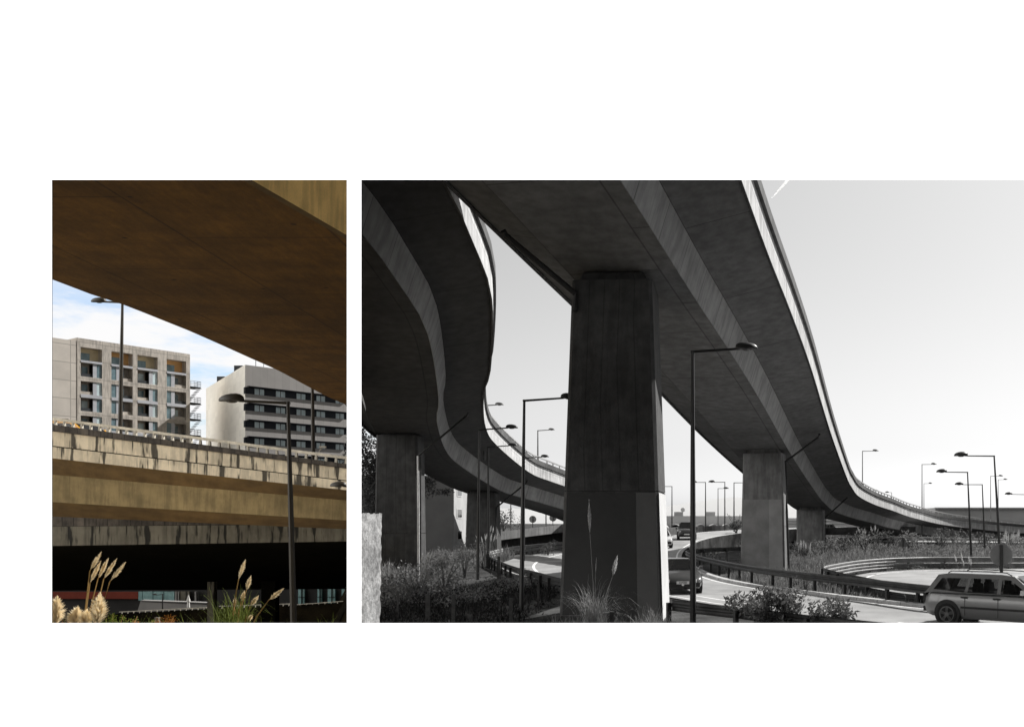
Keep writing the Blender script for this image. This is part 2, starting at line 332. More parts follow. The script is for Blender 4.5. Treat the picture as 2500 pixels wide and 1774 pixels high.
# ------------------------------------------------------------------ added white wall with two openings, standing in for the page
def page_wall():
    Y = 10.0; th = .10
    def X(sx): return (sx-CX)/F*Y
    def Z(sy): return ZC-(sy-HY)/F*Y
    xs = [-9.5, X(126.5), X(847), X(882), X(2530), 7.0]; zs = [.30, Z(1520), Z(439), 9.6]
    sp = .06
    mb = MB()
    def fr(i): return xs[i]
    for i in range(5):
        for j in range(3):
            if j == 1 and i in (1, 3): continue
            mb.quad((xs[i], Y, zs[j]), (xs[i+1], Y, zs[j]), (xs[i+1], Y, zs[j+1]), (xs[i], Y, zs[j+1]), None, 0)
    xb = [xs[0], xs[1]-sp, xs[2]+sp, xs[3]-sp, xs[4]+sp, xs[5]]; zb = [zs[0], zs[1]-sp, zs[2]+sp, zs[3]]
    for i in range(5):
        for j in range(3):
            if j == 1 and i in (1, 3): continue
            mb.quad((xb[i+1], Y+th, zb[j]), (xb[i], Y+th, zb[j]), (xb[i], Y+th, zb[j+1]), (xb[i+1], Y+th, zb[j+1]), None, 1)
    for i in (1, 3):
        f = [(xs[i], Y, zs[1]), (xs[i+1], Y, zs[1]), (xs[i+1], Y, zs[2]), (xs[i], Y, zs[2])]
        b = [(xb[i], Y+th, zb[1]), (xb[i+1], Y+th, zb[1]), (xb[i+1], Y+th, zb[2]), (xb[i], Y+th, zb[2])]
        for k in range(4): mb.quad(f[k], f[(k+1) % 4], b[(k+1) % 4], b[k], None, 1)
    f = [(xs[0], Y, zs[0]), (xs[5], Y, zs[0]), (xs[5], Y, zs[3]), (xs[0], Y, zs[3])]
    b = [(p[0], Y+th, p[2]) for p in f]
    for k in range(4): mb.quad(f[k], b[k], b[(k+1) % 4], f[(k+1) % 4], None, 1)
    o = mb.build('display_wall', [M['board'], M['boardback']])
    tag(o, 'plain white display wall with two rectangular openings side by side', 'wall')
page_wall()

# ------------------------------------------------------------------ ground
def gz(x, y):
    r = x/max(y, 1.0)
    h = .5*(1-sm(13, 25, y))
    h += (-3.6*sm(23, 34, y)-1.6*sm(48, 60, y))*sm(-.350, -.374, r)
    h += .75*sm(10.4, 11.4, y)*(1-sm(14.5, 17, y))*sm(-.352, -.372, r)
    h += -1.2*sm(105, 125, y)*sm(15, 28, x)
    h += .15*sin(x*.7+y*.3)*sm(14, 30, y)*(1 if x < -4 else 0)*sm(-.36, -.33, r)
    return h
def terrain():
    ys = []; y = -25
    while y < 1600:
        ys.append(y); y += .9 if 8 < y < 60 else (2 if y < 140 else max(4, y*.08))
    xs = []; x = 0
    while x < 1100: xs.append(x); x += .9 if x < 42 else max(1.5, (x-42)*.12)
    xs = [-a for a in xs[:0:-1]]+xs
    rows = [[(x, y, gz(x, y)-.02) for x in xs] for y in ys]
    mb = MB(); mb.grid(rows)
    for k, f in enumerate(mb.f):
        v = mb.v[f[0]]
        mb.mi[k] = (1 if v[1] > 54 else 2) if v[0] < -.352*v[1] and v[1] > 12 else 0
        if mb.mi[k] == 2 and v[0] > -.39*v[1]-1: mb.mi[k] = 1
    tag(mb.build('ground', [M['soil'], M['lsoil'], M['lpale']], smooth=True), kind='structure')
terrain()

def road(name, pts, wid, mat=None, lines=(), skirt=1.5):
    path = catmull(pts, 1.5)
    mb = MB(); A = offset(path, -wid/2); B = offset(path, wid/2)
    mb.strip(A, B)
    dn = Vector((0, 0, -skirt))
    mb.strip(B, [p+dn for p in B], 1); mb.strip([p+dn for p in A], A, 1)
    o = tag(mb.build(name, [mat or M['asphalt'], M['soil']], smooth=True), kind='structure')
    for u, wd, d0, d1 in lines:                     # painted lines: offset, width, dash on, dash off
        lm = MB(); a = offset(path, u-wd/2, .006); b = offset(path, u+wd/2, .006)
        if not d1: lm.strip(a, b)
        else:
            k = 0
            while k < len(a)-1:
                e = min(len(a)-1, k+d0); lm.strip(a[k:e+1], b[k:e+1]); k = e+d1
        tag(lm.build('road_marking', M['white']), kind='structure')
    return path
main = road('road', [(20, 17.5, .03), (12.3, 23.3, .03), (8.4, 27.6, .03), (5.4, 31.6, .03), (3.5, 34.9, .03), (2.1, 37.6, .03), (-.2, 43, .03), (-1.9, 50, .05), (-3.2, 60, .25), (-3.6, 70, .5), (-3.2, 80, .8), (-1.8, 91, 1.2), (1, 102, 1.55), (6, 112, 1.9), (15, 121, 2.2), (28, 127, 2.3)], 5.6,
            lines=[(-1.6, .14, 3, 4), (2.45, .12, 1, 0), (-2.5, .12, 1, 0)])
loop = road('road', [(.2, 41, .02), (-3.5, 45, .02), (-6.6, 52, .02), (-8.6, 61, .02), (-9.6, 71, .02), (-10.2, 84, .02), (-8.6, 100, .02), (-4, 116, .02)], 8.6)
lw_ = []
for sx, sy in ((1372, 1352), (1340, 1359.5), (1318, 1367.5), (1306, 1375.5), (1302.5, 1383), (1307, 1391), (1320, 1402), (1342, 1413)):
    y_ = 2.97*F/(sy-HY); lw_.append(((sx-CX)/F*y_, y_, .028))
lw_ = catmull(lw_, .8); mb_ = MB(); mb_.strip(offset(lw_, -.09), offset(lw_, .09)); tag(mb_.build('road_marking', M['white']), kind='structure')
RL = [(7.9, 35.2), (7.05, 40), (6.72, 44.5), (6.82, 47.2), (7.7, 50), (10.3, 55.3), (13.7, 59), (20, 60), (50, 59.5), (50, 33), (17, 30.6), (10.2, 31.6)]
mb_ = MB(); mb_.poly([(x, y, .02) for x, y in RL[::-1]]); tag(mb_.build('road', M['asphalt']), kind='structure')
lp_ = catmull([(8.7, 48.5, .027), (9.6, 51.7, .027), (11.3, 55.2, .027), (14, 57.4, .027), (18, 58, .027), (50, 57.6, .027)], 1.2); mb_ = MB(); mb_.strip(offset(lp_, .08), offset(lp_, -.08)); tag(mb_.build('road_marking', M['white']), kind='structure')
def in_loop(x, y):
    k = [(31, 9.6), (35, 7.4), (40, 6.55), (44.5, 6.2), (47, 6.3), (50, 7.2), (53, 8.8), (56, 10.4), (59, 13), (60.6, 20)]
    for (a, b), (c_, d_) in zip(k, k[1:]):
        if a <= y < c_: return x > b+(d_-b)*(y-a)/(c_-a)
    return False
farroad = road('road', [(-10, 128, .6), (10, 124, .6), (40, 120, .4), (80, 118, .2)], 9)
kerb = MB(); kp = [p for p in main if 26 < p.y < 66]
a = offset(kp, 2.8, .12); b = offset(kp, 3.15, .12); lo = offset(kp, 2.78, -.02)
kerb.strip(lo, a); kerb.strip(a, b); kerb.strip(b, offset(kp, 3.15, -.1))
tag(kerb.build('kerb', M['kerb']), kind='structure')

# ------------------------------------------------------------------ guardrails
def guardrail(path, label, mat=None, zt=.75, posts=2.0, step=1.0, side=1, pmat=None, double=False):
    mat = mat or M['steel']; path = catmull(path, step)
    root = empty('guardrail', path[0], label, 'guardrail', 'steel guardrails along the roads')
    prof = [(0, 0), (.05, -.03), (.05, -.09), (0, -.13), (0, -.17), (.05, -.21), (.05, -.27), (0, -.31)]
    mb = MB()
    lines = [offset(path, u*side, zt+z) for u, z in prof]
    back = [offset(path, (u-.012)*side, zt+z) for u, z in prof]
    for k in range(len(prof)-1): mb.strip(lines[k], lines[k+1]); mb.strip(back[k+1], back[k], 1)
    mb.strip(back[0], lines[0]); mb.strip(lines[-1], back[-1])
    part(mb, 'beam', [mat, M['steeldk']], root, True)
    if double:
        m2 = MB(); l2 = [offset(path, u*side, zt-.37+z) for u, z in prof]; b2 = [offset(path, (u-.012)*side, zt-.37+z) for u, z in prof]
        for k in range(len(prof)-1): m2.strip(l2[k], l2[k+1]); m2.strip(b2[k+1], b2[k], 1)
        part(m2, 'beam', [mat, M['steeldk']], root, True)
    acc = 0; ob = offset(path, -.08*side); first = None
    pm = MB(); pm.box((0, 0, -.7), .10, .12, zt+.62)
    for k in range(len(path)):
        if k == 0 or acc >= posts:
            acc = 0; t = path[min(k+1, len(path)-1)]-path[max(0, k-1)]
            if first is None: first = lpart(pm, 'post', pmat or M['steeldk'], root); o = first
            else: o = first.copy(); COL.objects.link(o); o.parent = root
            o.location = ob[k]-Vector(root.location); o.rotation_euler = (0, 0, atan2(t.y, t.x))
        if k < len(path)-1: acc += (path[k+1]-path[k]).length
    return root
guardrail([(9.6, 29.6, .1), (8.0, 32, .1), (7, 34.6, .1), (4.2, 41.6, .1), (2.3, 48.5, .1), (.6, 57, .15), (-.35, 62.5, .25), (-.3, 65.3, .3), (.7, 67, .35), (2.4, 69.5, .35), (4.9, 72.5, .35), (9, 76, .3)], 'dark guardrail bending round the grassy tip between the two roads', M['steeldk'], side=-1)
guardrail([(-3.8, 121, 0), (-11.2, 114, 0), (-14.3, 103, 0), (-16, 87, 0), (-15.2, 72, 0), (-13.7, 64, 0), (-10.9, 54, 0), (-8.6, 46.7, 0), (-6.9, 42.4, 0), (-5.5, 38.5, 0), (-3.6, 34.5, 0)], 'pale guardrail round the outside of the road bend left of the big pillar', side=-1, double=True)
guardrail([(-.62, 27.4, 0), (.08, 26.4, 0), (1.2, 25.1, 0), (2.8, 22.9, 0), (5, 20.5, 0), (8, 18, 0)], 'black guardrail along the near edge of the road beside the tallest lamp post', M['steeldk'], side=-1, posts=1.7)
guardrail([(9.2, 32.2, 0), (7.6, 35, 0), (6.75, 40, 0), (6.4, 44.5, 0), (6.5, 47.2, 0), (7.4, 50, 0), (10, 55.6, 0), (13.5, 59.4, 0), (20, 60.4, 0), (50, 60, 0)], 'pale guardrail hooking round the end of the right-hand road loop behind the station wagon', M['steelmid'], side=1, double=True)
guardrail([(-2, 119.5, .6), (12, 118, .6), (32, 115, .2), (60, 112, -.4), (95, 110, -.4)], 'far pale guardrail running level behind the thin pillars under the flyover', side=1, posts=3, zt=.8)

# ------------------------------------------------------------------ flyovers
def flyover(name, label, path, left_c, ys, pier_kw):
    root = empty(name, path[at_y(path, 30)]*1.0, label, 'flyover', 'concrete flyovers')
    W = 3.4; lw = left_c
    d = MB()
    O = lambda u, z: offset(path, u, z)
    lines = [(-W-lw, 1.5), (-W-.35, 1.1), (-W, 0), (0, 0), (.35, 1.1), (2.4, 1.5)]
    L = [O(*q) for q in lines]
    for k, mi in ((0, 0), (1, 1), (2, 0), (3, 1), (4, 0)): d.strip(L[k], L[k+1], mi)
    d.strip(O(2.4, 1.72), O(-W-lw, 1.72), 2)
    d.strip(O(2.4, 1.5), O(2.4, 1.72), 1); d.strip(O(-W-lw, 1.72), O(-W-lw, 1.5), 1)
    # thin lip under each edge
    for s0, s1 in ((-.02, .16),):
        d.strip(O(.0, 0), O(0.03, -.035), 1)
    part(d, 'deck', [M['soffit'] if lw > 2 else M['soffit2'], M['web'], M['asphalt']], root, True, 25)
    for u0, sg in ((2.4, 1), (-W-lw, -1)):
        p = MB(); e = u0+.02*sg
        A = [O(e-.06*sg, 1.42), O(e+.03*sg, 1.40), O(e+.03*sg, 2.36)]
        p.strip(A[0], A[1], 1) if sg > 0 else p.strip(A[1], A[0], 1)
        p.strip(A[1], A[2], 0) if sg > 0 else p.strip(A[2], A[1], 0)
        B = [O(e-.22*sg, 2.40), O(e-.22*sg, 1.72)]
        p.strip(B[0], B[1], 0) if sg > 0 else p.strip(B[1], B[0], 0)
        part(p, 'parapet', [M['fascia'], M['coping']], root, True, 25)
        c = MB()
        q = [(e-.28*sg, 2.36), (e+.15*sg, 2.36), (e+.15*sg, 2.74), (e-.28*sg, 2.74)]
        Q = [O(*z) for z in q]
        for k in range(4):
            x, y = Q[k], Q[(k+1) % 4]
            c.strip(x, y) if sg > 0 else c.strip(y, x)
        part(c, 'coping', M['coping'], root, True, 25)
        r = MB()
        for z0, z1 in ((3.02, 3.12),):
            Q = [O(e-.16*sg, z0), O(e-.06*sg, z0), O(e-.06*sg, z1), O(e-.16*sg, z1)]
            for k in range(4):
                x, y = Q[k], Q[(k+1) % 4]
                r.strip(x, y) if sg > 0 else r.strip(y, x)
        rl = O(e-.11*sg, 2.72)
        for k in range(0, len(rl), 1): r.box(rl[k], .09, .09, .32)
        part(r, 'railing', M['bwall2'], root, False)
    # piers
    for (yy, z0, wt, wb, dt, db, rot, style, cxy) in pier_kw:
        k = at_y(path, yy); c = O(-W/2, 0)[k]; t = path[k+1]-path[k-1]
        if cxy: c = Vector((cxy[0], cxy[1], c.z))
        ang = atan2(t.y, t.x)-pi/2 if rot is None else rot
        pier(root, c, z0, c.z, wt, wb, dt, db, ang, style)
    return root
def prism(mb, c, w, d, z, ang, ch):
    pts = []
    for x, y in ((-w/2+ch, -d/2), (w/2-ch, -d/2), (w/2, -d/2+ch), (w/2, d/2-ch), (w/2-ch, d/2), (-w/2+ch, d/2), (-w/2, d/2-ch), (-w/2, -d/2+ch)):
        pts.append(Vector((c[0]+x*cos(ang)-y*sin(ang), c[1]+x*sin(ang)+y*cos(ang), z)))
    return pts
def pier(root, c, z0, z1, wt, wb, dt, db, ang, style):
    mb = MB(); ch = .10
    zj = z0+(z1-z0)*.37
    def size(z):
        k = (z-z0)/(z1-z0); return wb+(wt-wb)*k, db+(dt-db)*k
    segs = [(z0-1.5, zj-.03, 0, 0), (zj-.03, zj, -.06, -.06), (zj, z1-.22, 0, 0), (z1-.22, z1+.05, -.35, -.5)]
    for a, b, s0, s1 in segs:
        wa, da = size(a); w_, d_ = size(b)
        A = prism(mb, c, wa+s0, da+s0, a, ang, ch); B = prism(mb, c, w_+s1, d_+s1, b, ang, ch)
        for k in range(8):
            n = (k+1) % 8; l = (A[n]-A[k]).length
            mb.quad(A[k], A[n], B[n], B[k], [(k*.3, a), (k*.3+l, a), (k*.3+l, b), (k*.3, b)], 0)
        mb.poly(B)
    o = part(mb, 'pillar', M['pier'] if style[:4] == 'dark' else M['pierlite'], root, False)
    if style in ('dark', 'pale'):                    # over-painted panels on the lower block; white side panel is painted-in sunlight
        wj, dj = size(zj-.05); w0, d0 = size(z0)
        pm = MB(); e = .012
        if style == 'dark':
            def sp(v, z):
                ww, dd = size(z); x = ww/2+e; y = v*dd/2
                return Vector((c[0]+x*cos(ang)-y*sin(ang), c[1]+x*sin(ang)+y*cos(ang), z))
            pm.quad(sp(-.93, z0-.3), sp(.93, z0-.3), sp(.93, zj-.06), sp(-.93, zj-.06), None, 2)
        def fp(u, z):
            ww, dd = size(z); x = u*ww/2; y = -dd/2-e
            return Vector((c[0]+x*cos(ang)-y*sin(ang), c[1]+x*sin(ang)+y*cos(ang), z))
        if style == 'dark':
            pm.quad(fp(-.92, z0-.3), fp(.52, z0-.3), fp(.52, zj-.06), fp(-.92, zj-.06), None, 0)
            pm.quad(fp(.525, z0-.3), fp(.93, z0-.3), fp(.93, zj-.06), fp(.525, zj-.06), None, 1)
        else:
            pm.quad(fp(-.92, z0-.3), fp(.30, z0-.3), fp(.30, zj+1.6), fp(-.92, zj+1.6), None, 0); pm.quad(fp(.305, z0-.3), fp(.93, z0-.3), fp(.93, zj+1.6), fp(.305, zj+1.6), None, 1)
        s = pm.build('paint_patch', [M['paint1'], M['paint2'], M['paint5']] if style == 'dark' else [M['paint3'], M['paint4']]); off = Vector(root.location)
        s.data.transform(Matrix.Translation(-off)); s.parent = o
D1 = catmull([(-7.2, 2, 13.6), (-4.4, 12, 12.6), (-2.6, 20, 11.75), (-1.77, 23.5, 11.36), (0, 31.5, 10.45), (1.43, 37.5, 9.7), (3.19, 45.3, 8.76), (6.45, 61, 7.0), (10.5, 80, 5.2), (11.9, 86, 4.65), (13.75, 93, 4.02), (17.2, 103, 3.4), (20.8, 111, 2.85), (26, 122, 2.0), (35, 136, .9), (52, 150, -.35), (80, 162, -1.2)], 1.4)
r1 = flyover('flyover', 'tall grey flyover carried by the big near pillar, sweeping down and away to the right', D1, 2.4, None,
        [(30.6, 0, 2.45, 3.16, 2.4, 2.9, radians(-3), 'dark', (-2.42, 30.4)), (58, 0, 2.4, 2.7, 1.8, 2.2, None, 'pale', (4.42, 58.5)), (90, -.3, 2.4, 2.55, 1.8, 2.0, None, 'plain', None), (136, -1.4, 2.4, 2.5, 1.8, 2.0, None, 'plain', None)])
D2 = catmull([(-17, 3, 14.2), (-13, 12, 13.2), (-10.6, 20, 12.2), (-9.75, 25, 11.6), (-9.57, 27.8, 11.0+.27), (-9.74, 31.5, 11.87-1.0), (-10.2, 36.6, 9.81+.4), (-12.1, 45.3, 8.85), (-13.5, 50.2, 8.31), (-15.2, 58.5, 7.4), (-15.7, 64.5, 6.73), (-15.4, 75.5, 5.5), (-14.4, 80.3, 5.0), (-12, 88.6, 4.08), (-9.9, 97, 3.0), (-9.3, 108, 1.8), (-9.6, 125, .2), (-10, 140, -1.2)], 1.4)
r2 = flyover('flyover', 'dark curving flyover at the upper left, snaking behind the big pillar', D2, 1.5, None,
        [(53, -1, 2.25, 2.5, 1.8, 2.0, 0.05, 'darkplain', (-16.55, 54)), (76, -.3, 2.25, 2.6, 1.8, 2.0, 0, 'darkplain', (-16.9, 77))])
def pipe(root, pts, r=.06, mat=None):
    mb = MB(); mb.tube(pts, r, 8); part(mb, 'drain_pipe', mat or M['pipe'], root, True)
pipe(r1, [P(1228, 564, 27.9), P(1235, 575, 28.0), P(1404, 716, 29.2), P(1402, 760, 29.2)], .09)
pipe(r1, [P(2001, 1058, 58), P(1998, 1068, 58), P(1918, 1126, 58), P(1921, 1250, 57.5), P(1926, 1392, 57.5)], .075)
pipe(r1, [P(2069, 1214, 90), P(2016, 1262, 90), P(2016, 1340, 89.5)], .07)
pipe(r2, [P(1143, 1007, 52.5), P(1141, 1014, 52.5), P(1020, 1113, 52.5)], .06)
pipe(r2, [P(1020, 1113, 52.4), P(1022, 1250, 52.2), P(1022, 1420, 52.2)], .06, M['pipewhite'])
pipe(r2, [P(1025.5, 1115, 52.5), P(1026.5, 1250, 52.3), P(1026.5, 1420, 52.3)], .05)
pipe(r2, [P(1288, 1172, 78), P(1283, 1180, 78), P(1212, 1238, 75.5), P(1210, 1340, 75.5)], .075)

# ------------------------------------------------------------------ street lamps
def lamp(sx, sy, Y, zb, arm, headlen, label, mat=None, up=.07, r=.075, head=True, sxb=None):
    top = P(sx, sy, Y); bx = top.x if sxb is None else P(sxb, HY, Y).x
    b = Vector((bx, Y, zb))
    root = empty('street_lamp', b, label, 'street lamp', 'street lamps beside the roads')
    mat = mat or M['lamp']
    mb = MB(); mb.tube([b-Vector((0, 0, .3)), b+(top-b)*.5, top+Vector((0, 0, .04))], [r*1.25, r, r*.62], 8)
    part(mb, 'pole', mat, root, True)
    s = 1 if arm > 0 else -1
    e = top+Vector((arm, 0, abs(arm)*up))
    mb = MB(); mb.tube([top-Vector((s*.05, 0, 0)), e, e+Vector((s*headlen*.25, 0, .01))], [r*.6, r*.5, r*.5], 6)
    part(mb, 'arm', mat, root, True)
    if not head: return root
    hm = MB(); rows = []; n = 12; hc = e+Vector((s*headlen*.55, 0, .01))
    for a in range(9):
        t = a/8; x = -cos(t*pi)*headlen/2
        w = max(.012, sin(min(1, t*1.0)*pi)**.7*headlen*.27); h = max(.01, (sin(t**.8*pi))**.8*headlen*.30)
        ring = []
        for k in range(n):
            an = 2*pi*k/n; z = sin(an); ring.append(hc+Vector((s*x, cos(an)*w, z*h if z > 0 else z*.03*headlen)))
        rows.append(ring if s > 0 else ring[::-1])
    hm.grid(rows, 0, None, True); hm.poly(rows[0][::-1]); hm.poly(rows[-1])
    h = part(hm, 'lamp_head', mat, root, True, 60)
    lm = MB(); lm.tube([hc+Vector((0, 0, -.035*headlen-.004)), hc+Vector((0, 0, -.075*headlen))], [headlen*.22, headlen*.14], 12)
    lo = part(lm, 'lens', M['lens'], root, True); lo.parent = h
    return root
L = lamp
L(1691, 859, 26, .3, 1.13, .62, 'tallest black lamp post, right of the big pillar, its head against the flyover', r=.07, sxb=1692)
L(1280, 978, 33, 0, 1.22, .60, 'black lamp post left of the big pillar, its lamp half hidden by the pillar', r=.07, sxb=1273)
L(1170, 1049, 48, -.2, 1.3, .62, 'black lamp post whose arm crosses the pale edge of the curving flyover', r=.07, sxb=1166)
L(1192, 1091, 62, 0, 1.25, .62, 'thinner black lamp post just right of the one crossing the flyover edge', r=.07)
L(1279, 1118, 72, 0, 1.25, .62, 'lamp post almost hidden behind the black post beside the pillar')
L(1313, 1051, 88, 5.6, .95, .58, 'small grey lamp standing on the curving flyover beside the pillar', M['lampfar'])
L(1182, 990, 66, 7.5, .72, .60, 'small lamp peeking over the rim of the curving flyover, pole hidden', M['lampfar'])
L(2105.6, 1101, 118, 0, 1.2, .75, 'slim grey lamp rising above the bend of the tall flyover', M['lampfar'], up=.02)
L(2251, 1133.5, 130, 0, 1.2, .75, 'taller of two slim lamps close together behind the low end of the flyover', M['lampfar'], up=.02)
L(2255.7, 1180, 195, 0, .9, .8, 'shorter of two slim lamps close together behind the low end of the flyover', M['lampfar'], up=.02)
L(2418.6, 1162, 150, 0, 1.2, .75, 'grey lamp behind the flat dark hall, left one of its pair', M['lampfar'], up=.02)
L(2437, 1170.5, 170, 0, .9, .75, 'grey lamp behind the flat dark hall, right one of its pair', M['lampfar'], up=.02)
L(2427, 1113, 58, 0, -1.55, .85, 'large dark lamp with its arm pointing left, rising behind the round sign', up=.01, sxb=2444)
L(2362, 1152.5, 72, 0, -1.5, .82, 'dark lamp with its arm pointing left, rising behind the roof of the station wagon', up=.01, sxb=2372)
L(2398, 1182.5, 88, 0, -1.7, .80, 'dark lamp pointing left, the smaller one between two larger lamps', M['lamp'], up=.0, sxb=2405)
L(2512, 1207, 100, 0, -1.7, .80, 'lamp with only its arm and head in view at the right edge of the picture', up=.02)
L(2177, 1202, 190, 0, -.5, .8, 'tiny lamp with its head to the left above the flyover railing', M['lampfar'])
L(2127, 1198, 175, 0, .5, .8, 'tiny lamp head poking over the flyover railing near its bend', M['lampfar'])
L(1640.5, 1187, 120, 1, -1.6, .8, 'distant lamp just right of the big pillar with its arm going behind it', M['lamp'], up=0)
L(1722.5, 1177, 115, 1, -1.0, .8, 'distant lamp with a left arm right of the tallest black lamp post', M['lamp'], up=0)
L(1753, 1192, 140, 1, .75, .8, 'distant short lamp with its head to the right, between two taller ones', M['lampfar'], up=0)
L(1769.6, 1176.5, 115, 1, -1.15, .8, 'distant tall lamp with a left arm, crossing the head of a shorter lamp', M['lamp'], up=0)
L(1792, 1178, 110, .6, 1.2, .8, 'distant lamp left of the pale second pillar with its arm going behind it', M['lamp'], up=0)
L(1946, 1190, 118, .6, 1.0, .8, 'distant lamp pole seen in the gap between second and third pillars', M['lamp'], up=0)
for sx, Y, lb in ((1300.6, 116, 'distant lamp pole behind the left round sign back under the curving flyover'), (1247, 112, 'thin distant pole right of the plumes under the curving flyover'), (1333, 118, 'thin distant pole between two round sign backs under the curving flyover')):
    L(sx, 1205, Y, 1, .5, .6, lb, M['lampfar'], head=False) if sx > 1300.7 or sx < 1290 else None

# ------------------------------------------------------------------ signs
def sign(sx, sy, Y, r, label, zb=0, tri=False, pr=.04, mat=None):
    c = P(sx, sy, Y); root = empty('road_sign', (c.x, Y, zb), label, 'road sign')
    mb = MB(); mb.tube([(c.x, Y-.05, zb-.3), (c.x, Y-.05, c.z+r*.9)], pr, 8); part(mb, 'pole', M['lamp'], root, True)
    d = MB(); n = 3 if tri else 28
    a0 = pi/2
    f = [Vector((c.x+r*cos(a0+2*pi*k/n), Y, c.z+r*sin(a0+2*pi*k/n))) for k in range(n)]
    b = [p+Vector((0, .03, 0)) for p in f]
    d.poly(f); d.poly(b[::-1])
    for k in range(n): d.quad(f[k], b[k], b[(k+1) % n], f[(k+1) % n])
    part(d, 'sign_plate', mat or M['signback'], root)
sign(2444, 1353.5, 38.8, .45, 'large grey back of a round road sign behind the station wagon', pr=.07)
sign(2204.5, 1326, 80, .52, 'grey back of a triangular road sign by the far guardrail', tri=True)
sign(1300.6, 1267, 112, .42, 'left of two small round sign backs under the curving flyover', 1)
sign(1350, 1263.6, 113, .42, 'right of two small round sign backs, half hidden by the big pillar', 1)
sign(1793.5, 1286, 118, .5, 'small round sign beside the pale second pillar', .5)

# ------------------------------------------------------------------ vegetation
R = random.Random(3)
def leaf(mb, p, s, rg=R, m=0, asp=.36):
    a = rg.uniform(0, 2*pi); e = rg.uniform(-1.1, 1.1)
    d = Vector((cos(a)*cos(e), sin(a)*cos(e), sin(e))); u = Vector((rg.uniform(-1, 1), rg.uniform(-1, 1), rg.uniform(-1, 1)))
    n = d.cross(u)
    if n.length < 1e-3: return
    n = n.normalized()*s*asp*.5; d = d*s
    mb.quad(p, p+d*.5+n, p+d, p+d*.5-n, None, m)
def blade(mb, p, h, lean, w, m=0):
    q = p+lean*.45+Vector((0, 0, h*.65)); t = p+lean+Vector((0, 0, h))
    a = R.uniform(0, pi); s = Vector((cos(a), sin(a)*.5, 0))*w
    mb.quad(p-s, p+s, q+s*.7, q-s*.7, None, m); mb.tri(q-s*.7, q+s*.7, t, m)
def crown(mb, c, rad, n, size, clumps=9, m=0):
    cs = []
    for _ in range(clumps):
        v = Vector((max(-.8, min(.8, R.gauss(0, .42))), max(-.8, min(.8, R.gauss(0, .42))), max(-.75, min(.62, R.gauss(0, .42))))); cs.append((v, R.uniform(.25, .5)))
    for _ in range(n):
        v, k = R.choice(cs); d = Vector((R.gauss(0, 1), R.gauss(0, 1), R.gauss(0, 1))).normalized()*k*R.random()**.4
        q = v+d; leaf(mb, Vector((c[0]+q.x*rad[0], c[1]+q.y*rad[1], c[2]+q.z*rad[2])), size*R.uniform(.6, 1.3), m=m)
def bush(x, y, z, r, h, n, size, label, mat=None, name='bush', cat='bush', group=None):
    R.seed(int(x*131+y*17)); root = empty(name, (x, y, z), label, cat, group)
    mb = MB(); crown(mb, (x, y, z+h*.5), (r, r, h*.55), n, size, 10)
    part(mb, 'foliage', mat or M['bush'], root)
    st = MB()
    for k in range(7):
        a = R.uniform(0, 2*pi); rr = r*R.uniform(.2, .6)
        st.tube([(x, y, z-.1), (x+rr*.4*cos(a), y+rr*.4*sin(a), z+h*.35), (x+rr*cos(a), y+rr*sin(a), z+h*R.uniform(.6, .9))], [.025*h, .018*h, .006*h], 5)
    part(st, 'stems', M['bark'], root)
    return root
def stuff(name, region, n, hr, wr, mat, zf=gz, lean=.25):
    mb = MB(); x0, x1, y0, y1 = region[:4]; ok = region[4] if len(region) > 4 else (lambda x, y: True)
    k = 0
    while k < n:
        cx, cy = R.uniform(x0, x1), R.uniform(y0, y1)
        sc = R.uniform(.6, 1.25)
        for _ in range(9):
            x, y = cx+R.gauss(0, .22), cy+R.gauss(0, .22); k += 1
            if not ok(x, y): continue
            h = R.uniform(*hr)*sc
            blade(mb, Vector((x, y, zf(x, y)-.05)), h, Vector((R.gauss(0, 1), R.gauss(0, 1), 0))*h*lean, R.uniform(*wr))
    return tag(mb.build(name, mat), kind='stuff')
def clear(path, w):
    pts = [(p.x, p.y) for p in path]
    return lambda x, y: min((x-a)**2+(y-b)**2 for a, b in pts) > w*w
cm_, cl_ = clear(main, 3.2), clear(loop, 4.7)
def free(x, y): return cm_(x, y) and cl_(x, y) and not in_loop(x, y)
stuff('grass', (2, 9.5, 30, 66, lambda x, y: free(x, y) and y > 26 and x > 1.2), 5200, (.18, .5), (.012, .03), M['grass'])
stuff('grass', (6, 46, 58, 76, free), 15000, (.22, .6), (.02, .05), M['grass'])
stuff('grass', (5, 50, 76, 112, free), 9000, (.3, .75), (.04, .09), M['grass'])
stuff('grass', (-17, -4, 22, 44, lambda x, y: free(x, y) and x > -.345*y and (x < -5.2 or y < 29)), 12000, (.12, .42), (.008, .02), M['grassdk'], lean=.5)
def scrub(region, n, r_, h_, size, mat, ok=free, k=38):
    mb = MB(); x0, x1, y0, y1 = region
    for _ in range(n):
        x, y = R.uniform(x0, x1), R.uniform(y0, y1)
        if not ok(x, y): continue
        rr = R.uniform(.5, 1.2)*r_; hh = R.uniform(.5, 1.25)*h_; z = gz(x, y)
        for _ in range(k):
            a = R.uniform(0, 2*pi); q = R.random()**.5; leaf(mb, Vector((x+cos(a)*rr*q, y+sin(a)*rr*q, z+hh*R.random()*(1-.6*q*q))), size*R.uniform(.5, 1.3), asp=R.choice((.25, .5, .6)))
    return tag(mb.build('undergrowth', mat), kind='stuff')
okl = lambda x, y: free(x, y) and x > -.345*y and (x < -5.2 or y < 29)
scrub((-15, -6.5, 29, 44), 170, .4, .75, .12, M['grass'], lambda x, y: okl(x, y) and x < -8-(36-y)*.25)
scrub((-15, -5, 22, 42), 260, .4, .45, .10, M['grassdk'], okl)
